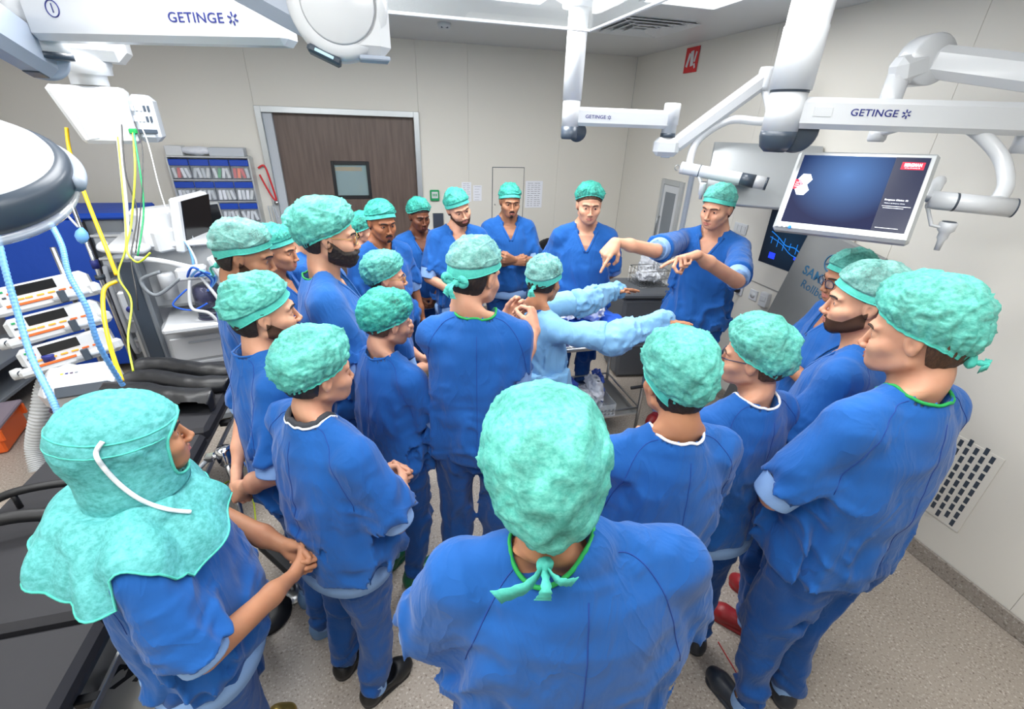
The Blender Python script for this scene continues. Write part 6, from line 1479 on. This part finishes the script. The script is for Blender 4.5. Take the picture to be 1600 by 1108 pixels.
person('student with dark-framed spectacles and puffy teal cap, seen from behind looking left', 1180, 547, 1.56, (.95, 2.5), (.35, 2.2, 1.4), male=False, skin='skin_fair', cap='bouffant', capmat='cap', hair='hair_br', trim='white_trim', glasses='blackwire', seed=13, arms='clasp', hem_band=True,
       capp=dict(puff=.022, back=.01, top=.03, edge=(60, 98, 134)))
person('tall fair-skinned student at far right in big teal cap with green neck trim', 1436, 508, 1.75, (1.25, 2.6), (.75, 2.15, 1.45), skin='skin_fair', cap='bouffant', capmat='cap', hair='hair_br', trim='green', seed=14, step=.0095, arms='clasp', build=1.02, shoe='clog_black',
       capp=dict(puff=.020, back=.01, top=.034, amp=.0045, edge=(62, 94, 128)), ties={'at': (0, .0, -.012), 'k': 1.4, 'tails': ((-.03, -.02, -.01, .02), (.03, -.02, -.01, .02))}, scrub='scrub')
person('dark-bearded student in pale see-through cap, in profile behind the tall fair student', 1352, 460, 1.71, (.95, 2.3), (.55, 2.15, 1.55), skin='skin_fair', cap='surgeon', capmat='cap_grey', hair='hair', beard='stubble', seed=15, neck='v', arms='clasp', shoe='clog_red',
       capp=dict(puff=.012, back=.03), step=.01)
person('student with round spectacles and folded arms in front of the grey slide board', 1327, 426, 1.63, (1.0, 2.2), (.7, 2.0, 1.35), skin='skin_olive', cap='surgeon', capmat='cap', hair='hair', glasses='blackwire', seed=16, neck='v', arms='cross', shoe='clog_black')
person('instructor pointing with both hands beside the instrument trolley', 1122, 318, 1.78, (.9, 1.6), (.55, 2.0, 1.45), skin='skin_fair', cap='surgeon', capmat='cap', hair='hair_br', seed=17, neck='v', shoe='clog_red', hands={'r': 'point', 'l': 'point'}, step=.0095,
       custom_px={'r': ((1022, 392, 2.68), (962, 378, 2.52), (.2, -.6, -.7), (-.62, -.75, .1)), 'l': ((1152, 440, 2.62), (1088, 398, 2.38), (.1, -.95, .0), (-.95, -.22, .15))})
person('tall student in bouffant cap facing the camera, arms behind his back', 921, 314, 1.73, (.55, .3), (.6, 0, 1.35), skin='skin_fair', cap='bouffant', capmat='cap_dark', hair='hair_br', seed=18, neck='v', arms='back', capp=dict(puff=.02, back=.02, edge=(56, 84, 110)))
person('student with moustache and crossed arms in front of the wall hatch', 797, 309, 1.66, (.8, .5), (.9, .0, 1.0), skin='skin_olive', cap='surgeon', capmat='cap_dark', hair='hair', beard='moustache', seed=19, neck='v', arms='cross', hem_band=True)
person('student with head tilted to one side beside the notices', 716, 319, 1.66, (.8, 1.0), (1.3, .9, 1.0), skin='skin_fair', cap='surgeon', capmat='cap_dark', hair='hair_br', beard='stubble', seed=20, neck='v', arms='clasp', head_roll=16, hem_band=True)
person('dark-skinned woman with clasped hands standing beside the door', 655, 332, 1.55, (.6, 1.0), (1.3, 1.2, 1.0), male=False, skin='skin_dark', cap='bouffant', capmat='cap_dark', hair='hair', seed=21, neck='v', arms='low', hem_band=True, capp=dict(puff=.02, back=.015, edge=(56, 88, 110)), build=.94)
person('slim brown-skinned man with thin moustache in front of the wooden door', 596, 340, 1.64, (.9, 1.6), (1.0, 1.2, 1.25), skin='skin_brown', cap='surgeon', capmat='cap_dark', hair='hair', beard='moustache', seed=22, neck='v', arms='down', build=.95)
person('student mostly hidden between the bearded man and the slim man', 572, 354, 1.51, (1.3, 2.9), (1.4, 2.9, 1.4), male=False, skin='skin_fair', cap='bouffant', capmat='cap_dark', hair='hair_br', seed=23, arms='down', capp=dict(puff=.018, back=.03), build=.95)
person('full-bearded man with gold spectacles in a puffy teal cap', 515, 358, 1.77, (1.0, 2.2), (1.2, 2.25, 1.62), skin='skin_fair', cap='bouffant', capmat='cap', hair='hair', beard='beard', glasses='goldwire', seed=24, arms='cross', trim='green', neck='v', build=1.05, step=.010, capp=dict(puff=.028, back=.05, edge=(66, 98, 132)), shoe='clog_green', scrub='scrub2')
person('student almost wholly hidden behind the full-bearded man', 478, 352, 1.62, (.9, 2.8), (.9, 2.9, 1.4), male=False, skin='skin_fair', cap='bouffant', capmat='cap', seed=25, arms='down', capp=dict(puff=.018, back=.02), build=.92)
person('woman with thin clear spectacles just above the woman in the gathered cap', 604, 424, 1.50, (1.1, 2.6), (1.1, 2.45, 1.42), male=False, skin='skin_fair', cap='bouffant', capmat='cap', hair='hair', glasses='goldwire', seed=26, arms='clasp', shoe='clog_green', capp=dict(puff=.026, back=.03, edge=(64, 97, 132)), build=.93)
person('woman in gathered deep-teal cap beside the central man, in profile', 607, 492, 1.49, (1.0, 2.6), (1.2, 2.45, 1.12), male=False, skin='skin_fair', cap='bouffant', capmat='cap_dark', hair='hair_br', seed=27, arms='cross', shoe='clog_green', capp=dict(puff=.03, back=.04, amp=.007, edge=(66, 97, 134)), build=.98)
person('short-bearded man in pale cap at the far left of the group, above the others', 383, 388, 1.70, (.9, 2.5), (1.2, 2.2, 1.2), skin='skin_olive', cap='surgeon', capmat='cap_grey', hair='hair', beard='stubble', seed=28, arms='clasp', capp=dict(puff=.016, back=.03), shoe='clog_blue', ties={'at': (0, 0.01, -.03), 'tails': ((-.01, -.01, -.05, .024), (.015, -.01, -.04, .02))})
person('woman with bare profile behind the man in the pale cap', 433, 382, 1.58, (.9, 2.4), (1.2, 2.2, 1.3), male=False, skin='skin_mid', cap='surgeon', capmat='cap_dark', hair='hair', seed=29, neck='v', arms='cross', capp=dict(puff=.016, back=.03), build=.94)
person('man with chin stubble in crinkled teal cap, left of centre in profile', 412, 476, 1.62, (.9, 2.2), (1.3, 2.2, 1.6), skin='skin_fair', cap='surgeon', capmat='cap', hair='hair', beard='stubble', seed=30, arms='back', capp=dict(puff=.02, back=.035, amp=.005), shoe='clog_blue', step=.0095)
person('woman with black under-band and grey undershirt, pale hem band showing', 497, 568, 1.55, (.6, 2.0), (1.1, 2.1, 1.35), male=False, skin='skin_fair', cap='bouffant', capmat='cap', hair='black', trim='white_trim', seed=31, arms='clasp', shoe='black', under='dgrey', hem_band=True, build=1.1, capp=dict(puff=.030, back=.035, amp=.004, edge=(66, 94, 126)), step=.0095, belly=.03)
person('man seen from behind tying the gown, dark hair under a pale tied cap', 744, 418, 1.71, (.62, 2.9), (1.15, 2.4, 1.45), skin='skin_fair', cap='surgeon', capmat='cap_grey', hair='hair', trim='green', seed=32, build=.95, shoe='clog_green', hands={'r': 'pinch', 'l': 'pinch'}, step=.0095,
       custom_px={'r': ((806, 590, 1.90), (836, 515, 2.04), (-.8, 0, -.4), (-.1, .9, -.3)), 'l': ((730, 560, 2.12), (788, 500, 2.16), (.2, .2, .9), (.6, .5, -.1))},
       ties={'loops': 1, 'k': 1.2, 'at': (0, .0, .01), 'tails': ((-.03, -.012, -.05, .024), (.01, -.018, -.055, .022))}, capp=dict(puff=.014, back=.02, edge=(68, 86, 108)))
gw = person('person being dressed in a pale blue surgical gown, arms stretched to the right', 851, 430, 1.54, (2.2, 2.75), (1.9, 3.2, 1.1), male=False, skin='skin_mid', cap='surgeon', capmat='cap_grey', hair='hair', seed=33, gown=True, hands='flat', step=.0095,
       custom_px={'r': ((962, 528, 2.20), (1030, 505, 2.30), (0, -1, 0), (1, .05, -.1)), 'l': ((905, 470, 2.62), (955, 455, 2.78), (0, -1, 0), (1, .1, -.2))}, ties={'k': .9, 'tails': ((-.012, -.01, -.05, .02), (.014, -.014, -.045, .02))}, capp=dict(puff=.012, back=.02), build=.95, seams=False)
# woman in the hood: built like the others, with a hood and shoulder cape instead of a cap
hood, htop, hbvh, hs, hH = person('woman in a teal hood and shoulder cape, hands clasped, at the front left', 206, 670, 1.545, (.7, 1.45), (1.3, 2.1, 1.5), male=False, skin='skin_mid', cap='hood', hair='hair', seed=34, arms='clasp', hem_band=True, build=1.2, step=.009, belly=.04, shoe='clog_gold')
def hood_mesh():
    nph, n1, n2 = 120, 34, 30; ph = np.arange(nph) * 2 * PI / nph; rows = []
    C0 = R3([0, -.016, .022]); E = R3([.0815, .102, .098])
    for k in range(1, n1):
        th = math.radians(150) * k / (n1 - 1); D = np.stack([math.sin(th) * np.sin(ph), math.sin(th) * np.cos(ph), np.full(nph, math.cos(th))], 1)
        r0 = 1 / np.sqrt((D ** 2 / E ** 2).sum(1)); s = k / (n1 - 1)
        b = .016 + .016 * math.sin(min(1, s * 1.1) * PI) * np.clip(.6 - np.cos(ph), 0, 1.6)
        q = D * 3 + 5; wn = vnoise(q[:, 0], q[:, 1], q[:, 2]); q = D * 7 + wn[:, None] * 2; b = b + (1 - 2 * np.abs(vnoise(q[:, 0], q[:, 1], q[:, 2]))) * .0025
        hz = vnoise(D[:, 0] * 2 + 3, D[:, 1] * 2, D[:, 2] * 12 + wn * 2); b = b + (np.abs(hz) - .3) * .016 * sstep(.35, .8, s)
        p = C0 + D * (r0 + b)[:, None]
        # below the ears keep the sides upright like a sleeve round the neck
        if s > .62:
            t = (s - .62) / .38; tgt = np.stack([np.sin(ph) * .110, np.cos(ph) * .115 - .030, np.full(nph, -.055 - .08 * t)], 1); w_ = sstep(0, .5, t); p = p * (1 - w_) + tgt * w_ + (w_ * (1 - t) * .5) * 0
        rows.append(hH(p))
    last = rows[-1]
    rb_ = []
    for k in range(1, n2 + 1):
        t = k / n2; x = np.sin(ph); y = np.cos(ph)
        rx = .115 + (.236 - .115) * t ** .85; ry = .115 + (np.where(y < 0, .215, .20) - .115) * t ** .9
        z = 1.50 - .045 * t - (.055 + .045 * np.abs(np.sin(ph)) + .03 * (y > 0)) * t ** 2.0
        fold = (np.abs(vnoise(ph * 2.2 + 4, ph * 0 + t * 1.2, ph * 0 + 2)) - .3) * .05 * t + .010 * np.sin(ph * 9 + 3 * t) * t
        px_ = x * (rx + fold) * 1.06; py_ = y * (ry + fold) - .035
        zz = np.full(nph, 0.) + z
        P_ = np.stack([px_, py_, zz], 1) * hs
        for i in range(nph):       # lie on the shoulders
            h = hbvh.ray_cast(Vector((P_[i, 0] / hs, P_[i, 1] / hs, 1.9)), Vector((0, 0, -1)))
            if h[0] is not None and h[0].z > .95: P_[i, 2] = max(P_[i, 2], (h[0].z + .022) * hs)
        rb_.append(P_)
    w0 = rb_[0]
    rows += [last * .5 + w0 * .5] + rb_
    V = np.concatenate(rows); n = len(rows); top = hH((C0 + R3([0, 0, .125]))[None])[0]; V = np.vstack([V, top[None]]); F = []
    for k in range(n - 1):
        for i in range(nph):
            j = (i + 1) % nph; a = math.degrees(ph[i]); a = a if a < 180 else a - 360
            th = 150 * (k + 1.5) / (n1 - 1)
            if k < n1 - 2 and 74 < th < 134 and abs(a + 1.5) < 50 * math.sqrt(max(0, 1 - ((th - 104) / 30) ** 2)): continue
            F.append((k * nph + i, (k + 1) * nph + i, (k + 1) * nph + j, k * nph + j))
    for i in range(nph): F.append((i, (i + 1) % nph, len(V) - 1))
    me = mesh_np('hood', V, [f[::-1] for f in F], MT['hood']); return me, rb_[-1], rows, nph, n1
me, rim_, hrows, hnph, hn1 = hood_mesh(); ho = obj('hood', me, hood)
V, F = tube(rim_, .0028, 6, True); obj('hood_edge', mesh_np('hood_edge', V, F, MT['cap_band']), ho)
def hood_pt(th, a):
    k = th / 150 * (hn1 - 1) - 1; i = (a % 360) / 360 * hnph; k0, i0 = int(k), int(i); u, v = k - k0, i - i0; g_ = lambda q, w_: hrows[q][w_ % hnph]
    return (g_(k0, i0) * (1 - u) + g_(k0 + 1, i0) * u) * (1 - v) + (g_(k0, i0 + 1) * (1 - u) + g_(k0 + 1, i0 + 1) * u) * v
V, F = tube([hood_pt(104 + 31 * math.cos(t), 51 * math.sin(t) - 1.5) for t in np.linspace(0, 2 * PI, 40, False)], .0042, 8, True, flat=.8); obj('face_edging', mesh_np('face_edging', V, F, MT['cap_band']), ho)
for th_, w_ in ((70, .0022), (84, .0018)):
    V, F = tube([hood_pt(th_ + 6 * math.cos(math.radians(a)), a) for a in range(50 if th_ > 72 else 0, 312 if th_ > 72 else 360, 6)], w_, 6); obj('hood_seam', mesh_np('hood_seam', V, F, MT['cap_band']), ho)
bpy.context.view_layer.update()
hb_ = BVHTree.FromPolygons([v.co.copy() for v in me.vertices], [tuple(p.vertices) for p in me.polygons]); inv = hood.matrix_world.inverted(); L = []
for a_, b_ in spline([(160, 690, 0), (150, 708, 0), (160, 728, 0), (188, 758, 0), (222, 782, 0), (262, 796, 0), (298, 800, 0)], 7)[:, :2]:
    o_ = inv @ Vector(CP); d_ = (inv.to_3x3() @ Vector(ray_px(a_, b_))).normalized(); h = hb_.ray_cast(o_, d_)
    if h[0] is not None: L.append(R3(h[0] - d_ * .006))
V, F = tube(L, .0048, 8); obj('tie_string', mesh_np('tie_string', V, F, MT['white_trim']), ho)
# the gown wearer's gloves, and the dark under-layers that show
